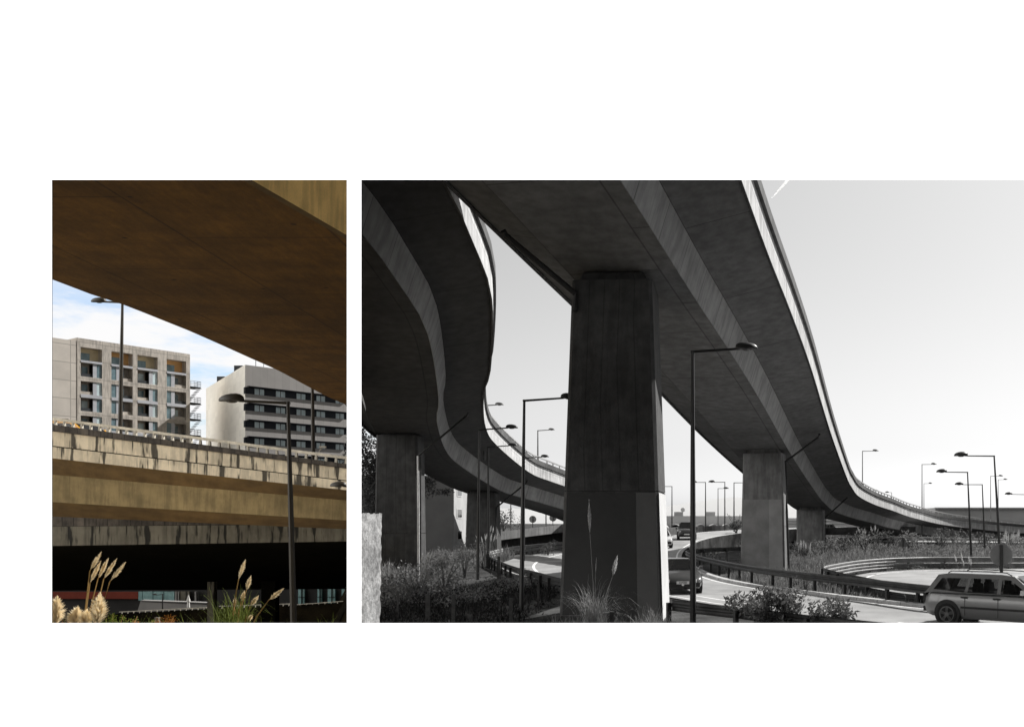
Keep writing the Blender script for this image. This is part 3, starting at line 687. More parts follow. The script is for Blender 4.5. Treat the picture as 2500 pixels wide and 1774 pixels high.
scrub((-15, -7, 27, 42), 60, .55, .9, .12, M['bush'], lambda x, y: okl(x, y) and x < -7.5-(36-y)*.25)
scrub((-19, -12, 44, 74), 160, .6, 1.1, .16, M['bushpale'], lambda x, y: free(x, y) and x > -.34*y and x < -13)
scrub((5, 46, 58, 74), 230, .7, .45, .14, M['grass'], k=70)
scrub((5, 46, 76, 108), 300, 1.0, .75, .2, M['bushpale'], k=70)
scrub((5, 46, 80, 112), 130, 1.1, 1.0, .2, M['bush'], k=80)
scrub((2, 9.5, 30, 66), 150, .35, .4, .10, M['grass'], lambda x, y: free(x, y) and cm_(x, y) and x > 1.2 and clear(main, 3.6)(x, y))
stuff('grass', (-19, -12, 44, 80, lambda x, y: free(x, y) and x > -.34*y and x < -13.8), 5000, (.4, 1.1), (.02, .05), M['grass'])
stuff('grass', (-4, 5, 19.5, 27.5, lambda x, y: x < 3.2-(y-22)*.85), 3200, (.15, .45), (.006, .012), M['grass'])
stuff('grass', (-9, 2, 68, 118, lambda x, y: free(x, y) and x > -1), 1500, (.4, .9), (.03, .06), M['grass'])
for i, (sx, sy, Y, r, h, lb) in enumerate([
        (1965, 1352, 72, 1.2, 1.6, 'scrubby pale bush at the foot of the third pillar'),
        (2010, 1345, 82, 1.6, 1.9, 'broad bush right of the third pillar'),
        (2060, 1346, 84, 1.7, 1.8, 'rounded bush left of the triangular sign, nearest the third pillar'),
        (2110, 1342, 90, 2.2, 2.4, 'tall feathery bush with a peaked top left of the triangular sign'),
        (2165, 1344, 92, 1.8, 2.0, 'low bush just left of the triangular sign'),
        (2225, 1345, 90, 1.7, 2.0, 'round bush just right of the triangular sign'),
        (2300, 1345, 96, 2.0, 2.2, 'bush right of the short far pillar'),
        (2330, 1338, 108, 2.3, 2.4, 'bush in the shade under the flyover behind the wagon'),
        (2400, 1342, 96, 2.2, 2.2, 'bush between the thin lamp poles behind the wagon'),
        (2470, 1340, 98, 2.2, 2.2, 'bush near the right edge behind the round sign')]):
    c = P(sx, sy, Y); bush(c.x, Y, gz(c.x, Y), r, h, 420, .28, lb, M['bushpale'] if i % 2 else M['bush'], group='bushes on the far verge')
for sx, sy, Y, r, h, n, lb in [(1888, 1500, 24.0, 1.05, 1.0, 3200, 'large leafy shrub in front of the road, left of its smaller neighbour'), (2035, 1512, 23.2, .7, .75, 1600, 'smaller leafy shrub in front of the road near the bottom edge'), (1965, 1440, 40, .5, .75, 260, 'small weed bush at the kerb behind the leafy shrub')]:
    c = P(sx, sy, Y); bush(c.x, Y, gz(c.x, Y)+.02, r, h+.25 if Y < 30 else h, n, .13 if Y < 30 else .1, lb, M['bushmid'] if Y < 30 else M['bush'])
for sx, Y, r, h, n, s, lb in [(1085, 44, 1.3, 1.9, 900, .16, 'grey bush in front of the pale building corner left of the lamp posts'), (1020, 38, 1.4, 1.5, 900, .14, 'wide low bush in the grass left of the pillar shadow'), (1135, 50, .9, 2.0, 500, .14, 'upright bush at the foot of the thin lamp posts'), (1338, 84, .9, 1.6, 400, .16, 'feathery bush at the inside of the left road bend'), (985, 33, 1.0, 1.1, 600, .12, 'low bush at the foot of the dark left pillar'), (1180, 62, 1.0, 1.8, 500, .16, 'bush behind the end of the guardrail bend on the left')]:
    x = (sx-CX)/F*Y; bush(x, Y, gz(x, Y)-.1, r, h, n, s, lb, M['bush'])
def tree(x, y, z, h, rad, cz, n, label, size=.3, trunk=.22):
    root = empty('tree', (x, y, z), label, 'tree')
    t = MB(); t.tube([(x, y, z-.3), (x+.15, y, z+cz*.5), (x, y, z+cz)], [trunk, trunk*.8, trunk*.45], 8)
    for k in range(9):
        a = R.uniform(0, 2*pi); l = rad[0]*R.uniform(.4, .9)
        t.tube([(x, y, z+cz*R.uniform(.5, .9)), (x+l*.5*cos(a), y+l*.5*sin(a), z+cz+R.uniform(-.5, .6)), (x+l*cos(a), y+l*sin(a), z+cz+R.uniform(-1, 1.6))], [trunk*.4, trunk*.25, .03], 5)
    part(t, 'trunk', M['bark'], root, True)
    mb = MB(); crown(mb, (x, y, z+cz), rad, n, size, 16); part(mb, 'crown', M['treeleaf'], root)
c = P(895, 1200, 62); tree(c.x+1.05, 62, -1, 6, (1.65, 2.6, 4.0), 7.3, 13000, 'dark tree at the left edge behind the dark left pillar', .22)
c = P(1060, 1215, 68); tree(c.x-1.4, 68, -1, 6, (2.3, 2.0, .95), 6.6, 2600, 'tree spreading boughs in front of the grey building, right of the dark left pillar', .2)
c = P(1228, 1290, 125); tree(c.x, 125, .5, 4, (2.2, 2, 2.2), 2.2, 900, 'small pale tree beyond the stained ramp under the curving flyover', .3, .12)
c = P(1790, 1290, 105); tree(c.x+.3, 105, 0, 4, (1.2, 1.2, .6), 2.6, 500, 'small palm-like tree just left of the pale second pillar', .3, .1)

# pampas grass: plume lies along +z from its own base, then copied and turned
def plume_mesh(L_, Wd, mat, seed):
    rg = random.Random(seed); mb = MB()
    for k in range(int(260+1600*Wd)):
        t = rg.random(); wr = Wd*(sin(min(1, t*1.02)**.75*pi)**.8)*.55+.004
        a = rg.uniform(0, 2*pi); p = Vector((0, 0, t*L_*.86)); ln = L_*rg.uniform(.14, .26)
        d = Vector((cos(a)*wr*rg.uniform(.4, 1.15), sin(a)*wr*rg.uniform(.4, 1.15), ln))
        s = Vector((-sin(a), cos(a), 0))*(.022*Wd+.0026)
        q = p+d*.55+Vector((0, 0, ln*.12))
        mb.tri(p-s, p+s, q+s*.9); mb.tri(p+s, q, p+d); mb.quad(p-s*.4, p+s*.4, q+s*.6, q-s*.6); mb.tri(q-s*.6, q+s*.6, p+d)
    return mb
def pampas(label, base, stems, pm, sm_, group=None, grass=None, name='pampas_grass'):
    """stems: (plume base point, plume tip point, width)"""
    root = empty(name, base, label, 'pampas grass', group)
    st = MB()
    for k, (a, b, wd) in enumerate(stems):
        a, b = Vector(a), Vector(b); d = b-a
        o = plume_mesh(d.length, wd, pm, k+int(abs(a.x)*50)).build('plume', pm); o.parent = root
        o.location = a-Vector(base); o.rotation_mode = 'QUATERNION'; o.rotation_quaternion = d.to_track_quat('Z', 'Y')
        m = Vector(base).lerp(a, .5)+Vector((0, 0, .0)); f = Vector(base)+Vector((R.uniform(-.1, .1)+(a.x-base[0])*.25, 0, -.1))
        st.tube([f, (f+a)/2+Vector((-(a.x-f.x)*.08, 0, (a.z-f.z)*.02)), a, a+d*.5], [.011, .009, .007, .003], 5)
    if stems: part(st, 'stems', sm_, root)
    if grass:
        gm = MB(); n, ln, mt = grass
        for k in range(n):
            a = R.uniform(0, 2*pi); l = ln*R.uniform(.5, 1.2); p = Vector(base)+Vector((R.gauss(0, .12), R.gauss(0, .12), -.1))
            out_ = Vector((cos(a), sin(a)*.6, 0)); u = R.uniform(.25, .75); pts = []
            for q in range(6):
                t = q/5; pts.append(p+out_*l*u*t**1.3+Vector((0, 0, l*(1.05*t-u*.95*t*t*t))))
            s = Vector((-out_.y, out_.x, 0)).normalized()*(.0085 if l > .9 else .006)
            for q in range(5): gm.quad(pts[q]-s*(1-q/5.5), pts[q]+s*(1-q/5.5), pts[q+1]+s*(1-(q+1)/5.5), pts[q+1]-s*(1-(q+1)/5.5))
        part(gm, 'grass_tuft', mt, root)
    return root
Yp = 24.0; c = P(1452, 1520, Yp)
pampas('pampas clump with two tall white plumes in front of the big pillar', (c.x, Yp, c.z-.15), [(P(1440.5, 1306, Yp), P(1438, 1224, Yp), .085), (P(1495, 1408, Yp-.2), P(1507, 1357, Yp-.2), .11), (P(1454, 1402, Yp+.1), P(1456, 1362, Yp+.1), .02)], M['plume'], M['stem'], grass=(280, 1.6, M['stem']))
c = P(1592, 1520, 23); pampas('low fountain of grass at the right corner of the big pillar', (c.x, 23, c.z-.3), [], M['plume'], M['stem'], grass=(130, 1.1, M['stem']), name='grass_clump')
for i in range(1, 2): pass
def small_pampas(sx, sy, Y, n, spread, h, label, lean=.1):
    b = P(sx, sy, Y); st = []; h *= 1.15
    for k in range(n):
        dx = R.uniform(-spread, spread); a = b+Vector((dx, R.uniform(-.3, .3), R.uniform(-.25, .25)*h)); st.append((a, a+Vector((dx*.15+lean*h+R.uniform(-.08, .08), 0, h*R.uniform(.7, 1.05))), .16*h))
    pampas(label, (b.x-lean*h, Y, min(gz(b.x, Y), b.z-.6)), st, M['plume'], M['stem'], 'pampas grass on the verges')
small_pampas(1965, 1345, 62, 9, .42, .62, 'bunch of white pampas plumes at the foot of the third pillar')
small_pampas(2100, 1302, 98, 6, .5, .55, 'few pale plumes under the flyover right of the third pillar')
small_pampas(2132, 1300, 99, 7, .4, .6, 'pale plumes close under the flyover left of the triangular sign')
small_pampas(2467, 1322, 60, 14, .42, .55, 'dense white pampas plumes beside the round sign')
small_pampas(1040, 1370, 40, 5, .2, .40, 'pampas plumes leaning right against the grey building', .28)
small_pampas(1178, 1326, 58, 5, .35, .45, 'pampas plumes between the two thin black lamp posts', -.25)
small_pampas(1199, 1297, 70, 2, .1, .55, 'slender white plume right of the thin lamp posts')
small_pampas(1197, 1322, 66, 6, .35, .5, 'cluster of white plumes at the foot of the far left pillar')
small_pampas(2350, 1378, 52, 5, .5, .5, 'a few plumes behind the roof of the station wagon', -.2)

# ------------------------------------------------------------------ foreground posts and stone wall
def fpost(sx, sy, Y, label, w_=.10, mat=None):
    c = P(sx, sy, Y); z = gz(c.x, Y)
    mb = MB(); mb.box((c.x, Y, z-.3), w_, w_, c.z-z+.3, .1, 0, .92); 
    mb.tube([(c.x-w_*.55, Y-w_*.2, c.z-.12), (c.x+w_*.55, Y-w_*.2, c.z-.12)], .012, 5)
    o = mb.build('fence_post', mat or M['wood'], None, False, loc=(c.x, Y, z)); tag(o, label, 'fence post', 'wooden fence posts in the foreground')
for a in [(1493, 1492, 22.5, 'fence post at the foot of the big pillar, among pampas leaves'), (971, 1442, 28, 'thin fence post in the grass nearest the stone wall', .06), (1045, 1450, 26, 'thick fence post in the grass between two thinner ones', .13), (1107, 1450, 26, 'dark fence post in the shadow left of the big pillar'), (1247, 1459, 27, 'grey fence post in deep shadow beside the big pillar', .10), (1218, 1357, 48, 'stubby post in front of the guardrail bend', .16), (1040, 1385, 52, 'short dark stake behind the bush, left of two', .1), (1064, 1382, 52, 'short dark stake behind the bush, right of two', .1), (1314, 1425, 33, 'dark post below the guardrail left of the big pillar', .08)]: fpost(*a)
wm = MB()
A_, B_ = P(1347, 1502, 22.6), P(1470, 1495, 22.4); wm.tube([A_, (A_+B_)/2-Vector((0, 0, .03)), B_, P(1493, 1493, 22.5)], .006, 5)
tag(wm.build('fence_wire', M['wire']), 'single bright wire stretched to the post among the pampas leaves', 'wire')
def stone_wall():
    Y = 17.0; rg = random.Random(5)
    a, b = P(868, 1252, Y), P(932, 1254, Y+1.3); zt = a.z; zb = gz(b.x, Y)-.4
    d = Vector((b.x-a.x, b.y-a.y, 0)); n = Vector((d.y, -d.x, 0)).normalized(); bk = Vector((a.x, a.y, 0)).normalized()*3.4
    mb = MB(); nx, nz = 14, 40
    def q(u, z, back=0):
        k = (z-zb)/(zt-zb); p = Vector((a.x, a.y, 0))+d*(u*(1-.11*(1-k)*(1 if u > .5 else 0)))
        return p+n*rg.uniform(-.012, .012)+Vector((rg.uniform(-.006, .006), 0, z+(rg.uniform(-.02, .02) if k > .99 else 0)))+bk*back
    rows = [[q(i/nx, zb+(zt-zb)*j/nz) for i in range(nx+1)] for j in range(nz+1)]
    mb.grid(rows)
    bkr = [[p+bk for p in r] for r in rows]; mb.grid([r[::-1] for r in bkr]); mb.grid([rows[-1], bkr[-1]])
    mb.grid([[r[-1] for r in rows], [r[-1] for r in bkr]]); mb.grid([[r[0] for r in bkr], [r[0] for r in rows]])
    o = mb.build('stone_wall', M['stucco'], None, True, 60); tag(o, 'rough pale stone wall end standing at the left edge in front of the dark pillar', 'wall')
stone_wall()

# ------------------------------------------------------------------ cars
def car(label, loc, heading, paint, L_=4.4, W=1.74, H=1.46, kind='wagon', wheels=.315, plate=None, group='cars on the roads', name='car'):
    root = empty(name, loc, label, 'car', group, atan2(heading[1], heading[0]))
    hb = .92                                        # belt height
    xf, xr = L_/2, -L_/2
    hw = W/2
    if kind == 'wagon':   gh = [(-L_/2+.06, hb), (-L_/2+.42, H-.05), (-L_/2+.75, H), (.05, H), (.42, H-.04), (1.12, hb+.02)]; nose = .68
    elif kind == 'suv':   gh = [(-L_/2+.1, hb+.05), (-L_/2+.5, H-.05), (-L_/2+.9, H), (.1, H), (.4, H-.04), (1.05, hb+.08)]; nose = .82
    else:                 gh = [(-L_/2+.55, hb), (-.75, H-.06), (-.35, H), (.02, H), (.3, H-.04), (1.10, hb)]; nose = .62
    # lower body: (x, top z, bottom z, half width scale)
    st = [(xr, hb-.18, .42, .86), (xr+.06, hb-.06, .30, .93), (xr+.25, hb, .24, .98), (xr+.9, hb, .2, 1), (0, hb, .2, 1), (1.0, hb, .2, 1), (1.15, hb-.01, .2, .995), (xf-.55, hb-.10, .2, .975), (xf-.25, nose+.09, .22, .93), (xf-.08, nose, .26, .84), (xf, nose-.14, .36, .76)]
    mb = MB(); rows = []
    for x, zt, zb, k in st:
        h = hw*k; half = [(0, zb), (h*.86, zb), (h*.97, zb+.12), (h, (zb+zt)*.5), (h*.985, zt-.14), (h*.95, zt-.04), (h*.84, zt), (0, zt+.015)]
        rows.append([Vector((x, y, z)) for y, z in half]+[Vector((x, -y, z)) for y, z in half[-2:0:-1]])
    mb.grid(rows, 0, None, True); mb.poly(rows[0][::-1]); mb.poly(rows[-1])
    def tw(z): return hw*.93-(z-hb)*(.33 if kind != 'coupe' else .62)              # tumblehome
    up = [[Vector((x, tw(z), z)) for x, z in gh], [Vector((x, -tw(z), z)) for x, z in gh]]
    mid = [[Vector((x, tw(z)*.6, z+.02)) for x, z in gh], [Vector((x, -tw(z)*.6, z+.02)) for x, z in gh]]
    mb.grid([up[1], mid[1], mid[0], up[0]])
    if kind == 'wagon':                             # open side window frames
        q0 = gh[0][0]; za, zb_ = hb+.03, H-.13
        fr_ = [[(q0, hb), (1.12, hb+.02), (.92, za), (q0+.24, za+.06)], [(q0, hb), (q0+.24, za+.06), (q0+.46, zb_-.02), gh[1]],
               [gh[1], (q0+.46, zb_-.02), (-.90, zb_), gh[2]], [gh[2], (-.90, zb_), (.10, zb_), gh[3]], [gh[3], (.10, zb_), (.34, zb_-.02), gh[4]],
               [(-.98, za), (-.88, za), (-.82, zb_), (-.90, zb_)], [(-.02, za), (.08, za), (.10, zb_), (0, zb_)], [(.92, za), (1.12, hb+.02), gh[4], (.34, zb_-.02)]]
        for f_ in fr_:
            for s_ in (1, -1):
                pp = [Vector((x, s_*tw(z), z)) for x, z in f_]; mb.poly(pp if s_ < 0 else pp[::-1])
        se = MB()
        for x_ in (-.75, .15):
            for y_ in (-.38, .38): se.box((x_, y_, hb-.1), .16, .46, .38, 0, 0, .85); se.box((x_-.02, y_, hb+.28), .1, .24, .17)
        se.box((.85, 0, hb-.05), .3, 1.2, .12); lpart(se, 'seats', M['trim'], root)
    else: mb.poly(up[0]); mb.poly(up[1][::-1])
    body = lpart(mb, 'body', paint, root, True, 40)
    # windows
    def sidepoly(pts, s, nm='side_window', mat=M['glass']):
        m = MB(); m.poly([Vector((x, s*(tw(z)+.008), z)) for x, z in (pts if s < 0 else pts[::-1])]); return lpart(m, nm, M['clear'] if kind == 'wagon' else mat, root)
    zlo, zhi = hb+.03, H-.13
    r0 = gh[0][0]
    if kind == 'coupe': panes = [[(r0+.42, zlo), (-.15, zlo), (-.15, zhi), (-.62, zhi-.02)], [(-.05, zlo), (.88, zlo), (.30, zhi-.02), (-.05, zhi)]]
    else:
        panes = [[(r0+.24, zlo+.06), (-.98, zlo), (-.90, zhi), (r0+.46, zhi-.02)], [(-.88, zlo), (-.02, zlo), (.0, zhi), (-.82, zhi)], [(.08, zlo), (.92, zlo), (.34, zhi-.02), (.10, zhi)]]
    for s in (1, -1):
        for p in panes: sidepoly(p, s)
    def endpane(i, j, nm, k0, k1, o):
        a, b = Vector((gh[i][0], 0, gh[i][1])), Vector((gh[j][0], 0, gh[j][1])); d = b-a
        p0, p1 = a+d*k0, a+d*k1; nrm = Vector((d.z, 0, -d.x)).normalized()*o
        m = MB(); w0, w1 = tw(p0.z)*.88, tw(p1.z)*.88
        m.quad(p0+Vector((0, -w0, 0))+nrm, p0+Vector((0, w0, 0))+nrm, p1+Vector((0, w1, 0))+nrm*1.0+Vector((0, 0, .012)), p1+Vector((0, -w1, 0))+nrm+Vector((0, 0, .012))); return lpart(m, nm, M['glass'], root)
    endpane(5, 4, 'windscreen', .06, .95, .035); endpane(0, 1, 'rear_window', .12, .92, -.035)
    # wheels
    fx, rx = xf-.86, xr+(.76 if kind == 'wagon' else .9)
    for x in (fx, rx):
        for s in (1, -1):
            y = s*(hw-.09)
            a = MB(); a.tube([(x, s*(hw-.25), wheels+.03), (x, s*(hw+.006), wheels+.03)], wheels+.075, 24); lpart(a, 'wheel_arch', M['trim'], root)
            t = MB(); t.tube([(x, s*(hw-.2), wheels), (x, s*(hw+.0), wheels), (x, s*(hw+.02), wheels)], [wheels, wheels, wheels-.03], 24); wo = lpart(t, 'wheel', M['tyre'], root, True, 40)
            r = MB(); r.tube([(x, s*(hw+.0), wheels), (x, s*(hw+.026), wheels)], wheels*.20, 12)
            for k in range(5):
                an = 2*pi*k/5+.3
                c0 = Vector((x, s*(hw+.024), wheels)); dr = Vector((cos(an), 0, sin(an))); pr = Vector((-sin(an), 0, cos(an)))
                q = [c0+dr*wheels*.15-pr*.035, c0+dr*wheels*.15+pr*.035, c0+dr*wheels*.66+pr*.05, c0+dr*wheels*.66-pr*.05]
                r.poly(q if s < 0 else q[::-1]); r.poly(q[::-1] if s < 0 else q)
            n = 24
            for k in range(n):
                a0, a1 = 2*pi*k/n, 2*pi*(k+1)/n
                f = lambda an, rr: Vector((x+cos(an)*rr, s*(hw+.023), wheels+sin(an)*rr))
                r.quad(f(a0, wheels*.62), f(a1, wheels*.62), f(a1, wheels*.72), f(a0, wheels*.72))
            ro = lpart(r, 'rim', M['rim'], wo)
    for s in (1, -1):
        h = MB()
        q = [Vector((xf-.30, s*hw*.90, nose-.06)), Vector((xf-.02, s*hw*.60, nose-.16)), Vector((xf-.04, s*hw*.55, nose-.03)), Vector((xf-.28, s*hw*.86, nose+.06))]
        q = [p+Vector((.03, s*.035, .012)) for p in q]; h.poly(q); h.poly(q[::-1]); lpart(h, 'headlight', M['headlight'], root)
        tl = MB(); tl.box((xr+.02, s*hw*.80, hb-.32), .08, .2, .3); lpart(tl, 'tail_light', M['trim'], root)
        mi = MB(); mi.box((.78, s*(hw+.07), hb+.04), .12, .18, .13, 0, 0, .8); mi.tube([(.80, s*(hw-.05), hb), (.80, s*(hw+.04), hb+.06)], .02, 5); lpart(mi, 'mirror', paint, root)
        st_ = MB(); st_.box((-.1, s*(hw+.006), .50), 1.9 if kind != 'coupe' else 1.6, .02, .06); lpart(st_, 'side_moulding', M['trim'], root)
        for hx in ((-.95, .0) if kind != 'coupe' else (-.1,)):
            dh = MB(); dh.box((hx, s*(hw*.985+.012), hb-.13), .2, .03, .045); lpart(dh, 'door_handle', M['trim'], root)
        for hx in ((-.93, .04, 1.02) if kind != 'coupe' else (-.1, 1.0)):
            gp = MB(); gp.box((hx, s*(hw+.001), .3), .012, .006, hb-.42); lpart(gp, 'door_gap', M['trim'], root)
    bm_ = MB(); bm_.box((xf-.03, 0, .30), .10, W*.80, .17); bm_.box((xf+.005, 0, nose-.30), .05, W*.42, .12); lpart(bm_, 'grille', M['trim'], root)
    bl = MB(); bl.box((xr-.005, 0, .36), .08, W*.84, .14); lpart(bl, 'rear_bumper', M['trim'], root)
    lp = MB(); lp.box((xf+.035, 0, .42), .015, .52, .115); pl = lpart(lp, 'number_plate', M['plate'], root)
    if plate:
        cu = bpy.data.curves.new('plate_text', 'FONT'); cu.body = plate; cu.size = .125; cu.align_x = 'CENTER'; cu.align_y = 'CENTER'; cu.extrude = .002
        to = bpy.data.objects.new('plate_lettering', cu); COL.objects.link(to)
        dg = bpy.context.evaluated_depsgraph_get(); me = bpy.data.meshes.new_from_object(to.evaluated_get(dg)); bpy.data.objects.remove(to)
        me.transform(Matrix.Scale(.8, 4, (1, 0, 0))); me.transform(Matrix.Rotation(pi/2, 4, 'X')); me.transform(Matrix.Rotation(pi/2, 4, 'Z')); me.transform(Matrix.Translation((xf+.045, 0, .477)))
        me.materials.clear(); me.materials.append(M['trim']); lo = bpy.data.objects.new('plate_lettering', me); COL.objects.link(lo); lo.parent = pl
        em = MB(); em.tube([(xf+.03, 0, nose-.22), (xf+.045, 0, nose-.22)], .055, 14); lpart(em, 'emblem', M['chrome'], root)
    if kind == 'wagon':
        for s in (1, -1):
            y = s*(hw*.93-(H-hb)*.33-.02)
            m = MB(); m.tube([(r0+.62, y, H+.0), (r0+.72, y, H+.06), (-.3, y, H+.07), (.18, y, H+.055), (.34, y, H-.02)], .016, 6); lpart(m, 'roof_rail', M['trim'], root, True)
    return root
h = Vector((.76, -.65)); rw = Vector((7.85, 27.95)); cc = rw+h*(4.45/2-.76)
car('silver station wagon with roof rails driving out of the picture at the lower right', (cc.x, cc.y, .035), h, M['carsilver'], 4.45, 1.74, 1.48, 'wagon')
h = Vector((.14, -.99)); fr_ = Vector((-.40, 38.7)); cc = fr_-h*2.15
car('dark car with pale number plate coming forward half hidden behind the big pillar', (cc.x, cc.y, .035), h, M['cardark'], 4.3, 1.76, 1.38, 'coupe', plate='AV4700')
car('dark off-road style car approaching on the far bend beside the tallest lamp post', (-.60, 93, 1.29), (.02, -1), M['cardark'], 4.4, 1.85, 1.66, 'suv')
car('white car almost wholly hidden behind the right edge of the big pillar', (-2.75, 80.5, .84), (.16, -.98), M['carwhite'], 4.2, 1.72, 1.45, 'wagon')
c = P(2022, 1302, 121); car('dark car with bright windscreen on the far road beside the third pillar', (c.x, 121, .95), (1, .05), M['cardark'], 4.6, 1.8, 1.75, 'suv')

# ------------------------------------------------------------------ background of the black and white side
def block(name, sx0, sx1, syt, Y, depth, zb, mat, label, cat, extra=None):
    a, b = P(sx0, syt, Y), P(sx1, syt, Y)
    root = empty(name, ((a.x+b.x)/2, Y, zb), label, cat)
    mb = MB(); mb.box(((a.x+b.x)/2, Y+depth/2, zb), b.x-a.x, depth, a.z-zb); part(mb, 'wall', mat, root)
    return root, a, b
rt, a, b = block('exhibition_hall', 1590, 1860, 1259, 300, 40, 0, M['far1'], 'long pale hall with vaulted arches far behind the road', 'building')
mb = MB()
for k in range(9):
    cx_ = 1618+k*31; c = P(cx_, 1290, 296); rr = 15.5/F*296*1.02
    arc = [(c.x+cos(pi*i/14)*rr, 0, c.z-.6+sin(pi*i/14)*rr*1.02) for i in range(15)]
    mb.grid([[(x, 290, z) for x, _, z in arc], [(x, 300.2, z) for x, _, z in arc]], 0)
    mb.grid([[(x, 290, z) for x, _, z in arc], [(c.x+(x-c.x)*.88, 290, c.z-.6+(z-c.z+.6)*.88) for x, _, z in arc]], 0)
part(mb, 'vaults', M['far3'], rt, True)
mb = MB()
for k in range(9):
    c = P(1618+k*31, 1290, 297); rr = 15.5/F*297*.9
    arc = [Vector((c.x+cos(pi*i/14)*rr, 297, c.z-.6+sin(pi*i/14)*rr)) for i in range(15)]; mb.poly(arc)
part(mb, 'gables', M['far2'], rt)
for x0, x1 in ((1646, 1667), (1724, 1746)):
    a, b = P(x0, 1249, 310), P(x1, 1259.5, 310); m = MB(); m.box(((a.x+b.x)/2, 312, b.z-.5), b.x-a.x, 5, a.z-b.z+.5); part(m, 'roof_plant', M['far2'], rt)
a = P(1667, 1244, 309); m = MB(); m.tube([(a.x, 309, a.z), (a.x+.1, 309.4, a.z+.1)], [.72, .66], 16); m.tube([(a.x, 309.3, a.z-2.5), (a.x, 309.3, a.z)], .12, 6); part(m, 'dish_aerial', M['far1'], rt)
rt, a, b = block('warehouse', 2283, 2640, 1239, 260, 40, -2, M['far2'], 'long flat dark hall on the skyline at the right edge', 'building')
m = MB(); a, b = P(2283, 1238, 259), P(2640, 1241.5, 259); m.box(((a.x+b.x)/2, 259.6, b.z), b.x-a.x, .8, a.z-b.z); part(m, 'roof_edge', M['far1'], rt)
rt, a, b = block('long_building', 1900, 2250, 1264, 210, 25, 0, M['far3'], 'pale long low building seen under the flyover beyond the third pillar', 'building')
for k in range(3):
    y0, y1 = 1270+k*7, 1272.5+k*7; a, b = P(1900, y0, 209.8), P(2250, y1, 209.8); m = MB(); m.box(((a.x+b.x)/2, 209.9, b.z), b.x-a.x, .3, a.z-b.z); part(m, 'window_band', M['far2'], rt)
def hills():
    mb = MB(); rg = random.Random(9); n = 90; rows = [[], [], []]
    for k in range(n+1):
        x = -900+2600*k/n; hgt = 12+22*math.exp(-((x-60)/110)**2)+8*math.exp(-((x+260)/140)**2)+10*math.exp(-((x-900)/300)**2)+rg.uniform(-.8, .8)
        rows[0].append((x, 1150, -3)); rows[1].append((x, 1250, hgt)); rows[2].append((x, 1450, -3))
    mb.grid(rows); tag(mb.build('hills', M['hill'], smooth=True), kind='structure')
hills()
# curved parapet wall of the far bend
def bend_wall():
    pts = catmull([(-7.2, 104, .9), (-2.5, 116, 1.3), (3, 122, 1.5), (8, 118, 1.5), (9.0, 109, 1.2), (7.0, 98.5, .9)], 1.2)
    mb = MB()
    t = [(p+Vector((0, 0, .95))) for p in pts]; b2 = [p-Vector((0, 0, 1.6)) for p in pts]; t2 = offset(t, .3)
    bb = offset(b2, .3)
    mb.strip(b2, t); mb.strip(t, t2); mb.strip(t2, bb); mb.strip(bb, b2)
    mb.quad(b2[-1], bb[-1], t2[-1], t[-1]); mb.quad(bb[0], b2[0], t[0], t2[0])
    o = mb.build('concrete_barrier', M['pierlite'], smooth=True); tag(o, 'low curved concrete barrier round the far bend behind the oncoming dark car', 'wall')
# ramp with stained side under the curving flyover
def side_ramp():
    Y0, Y1 = 104, 118
    a, b = P(1195, 1300, Y0), P(1440, 1272, Y1)
    mb = MB(); up = Vector((0, 0, 1)); t = [a, b]
    mb.strip([a-up*.95, b-up*.95], [a, b], 0); mb.strip([a-up*1.0+Vector((0, 4, 0)), b-up*1.0+Vector((0, 4, 0))], [a-up*.95, b-up*.95], 1)
    mb.strip([a, b], [a+Vector((0, .3, 0)), b+Vector((0, .3, 0))], 0); mb.strip([a-up*.4+Vector((0, .3, 0)), b-up*.4+Vector((0, .3, 0))], [a-up*.4+Vector((0, 6, 0)), b-up*.4+Vector((0, 6, 0))], 1)
    mb.strip([a-up*2.6+Vector((0, 1.2, 0)), b-up*3.2+Vector((0, 1.2, 0))], [a-up*.95+Vector((0, 1.2, 0)), b-up*.95+Vector((0, 1.2, 0))], 2)
    root = empty('ramp', (a.x, Y0, 0), 'low ramp with a dark stained side beyond the left road bend', 'ramp')
    part(mb, 'deck', [M['web'], M['soffit'], M['pier']], root)
side_ramp()
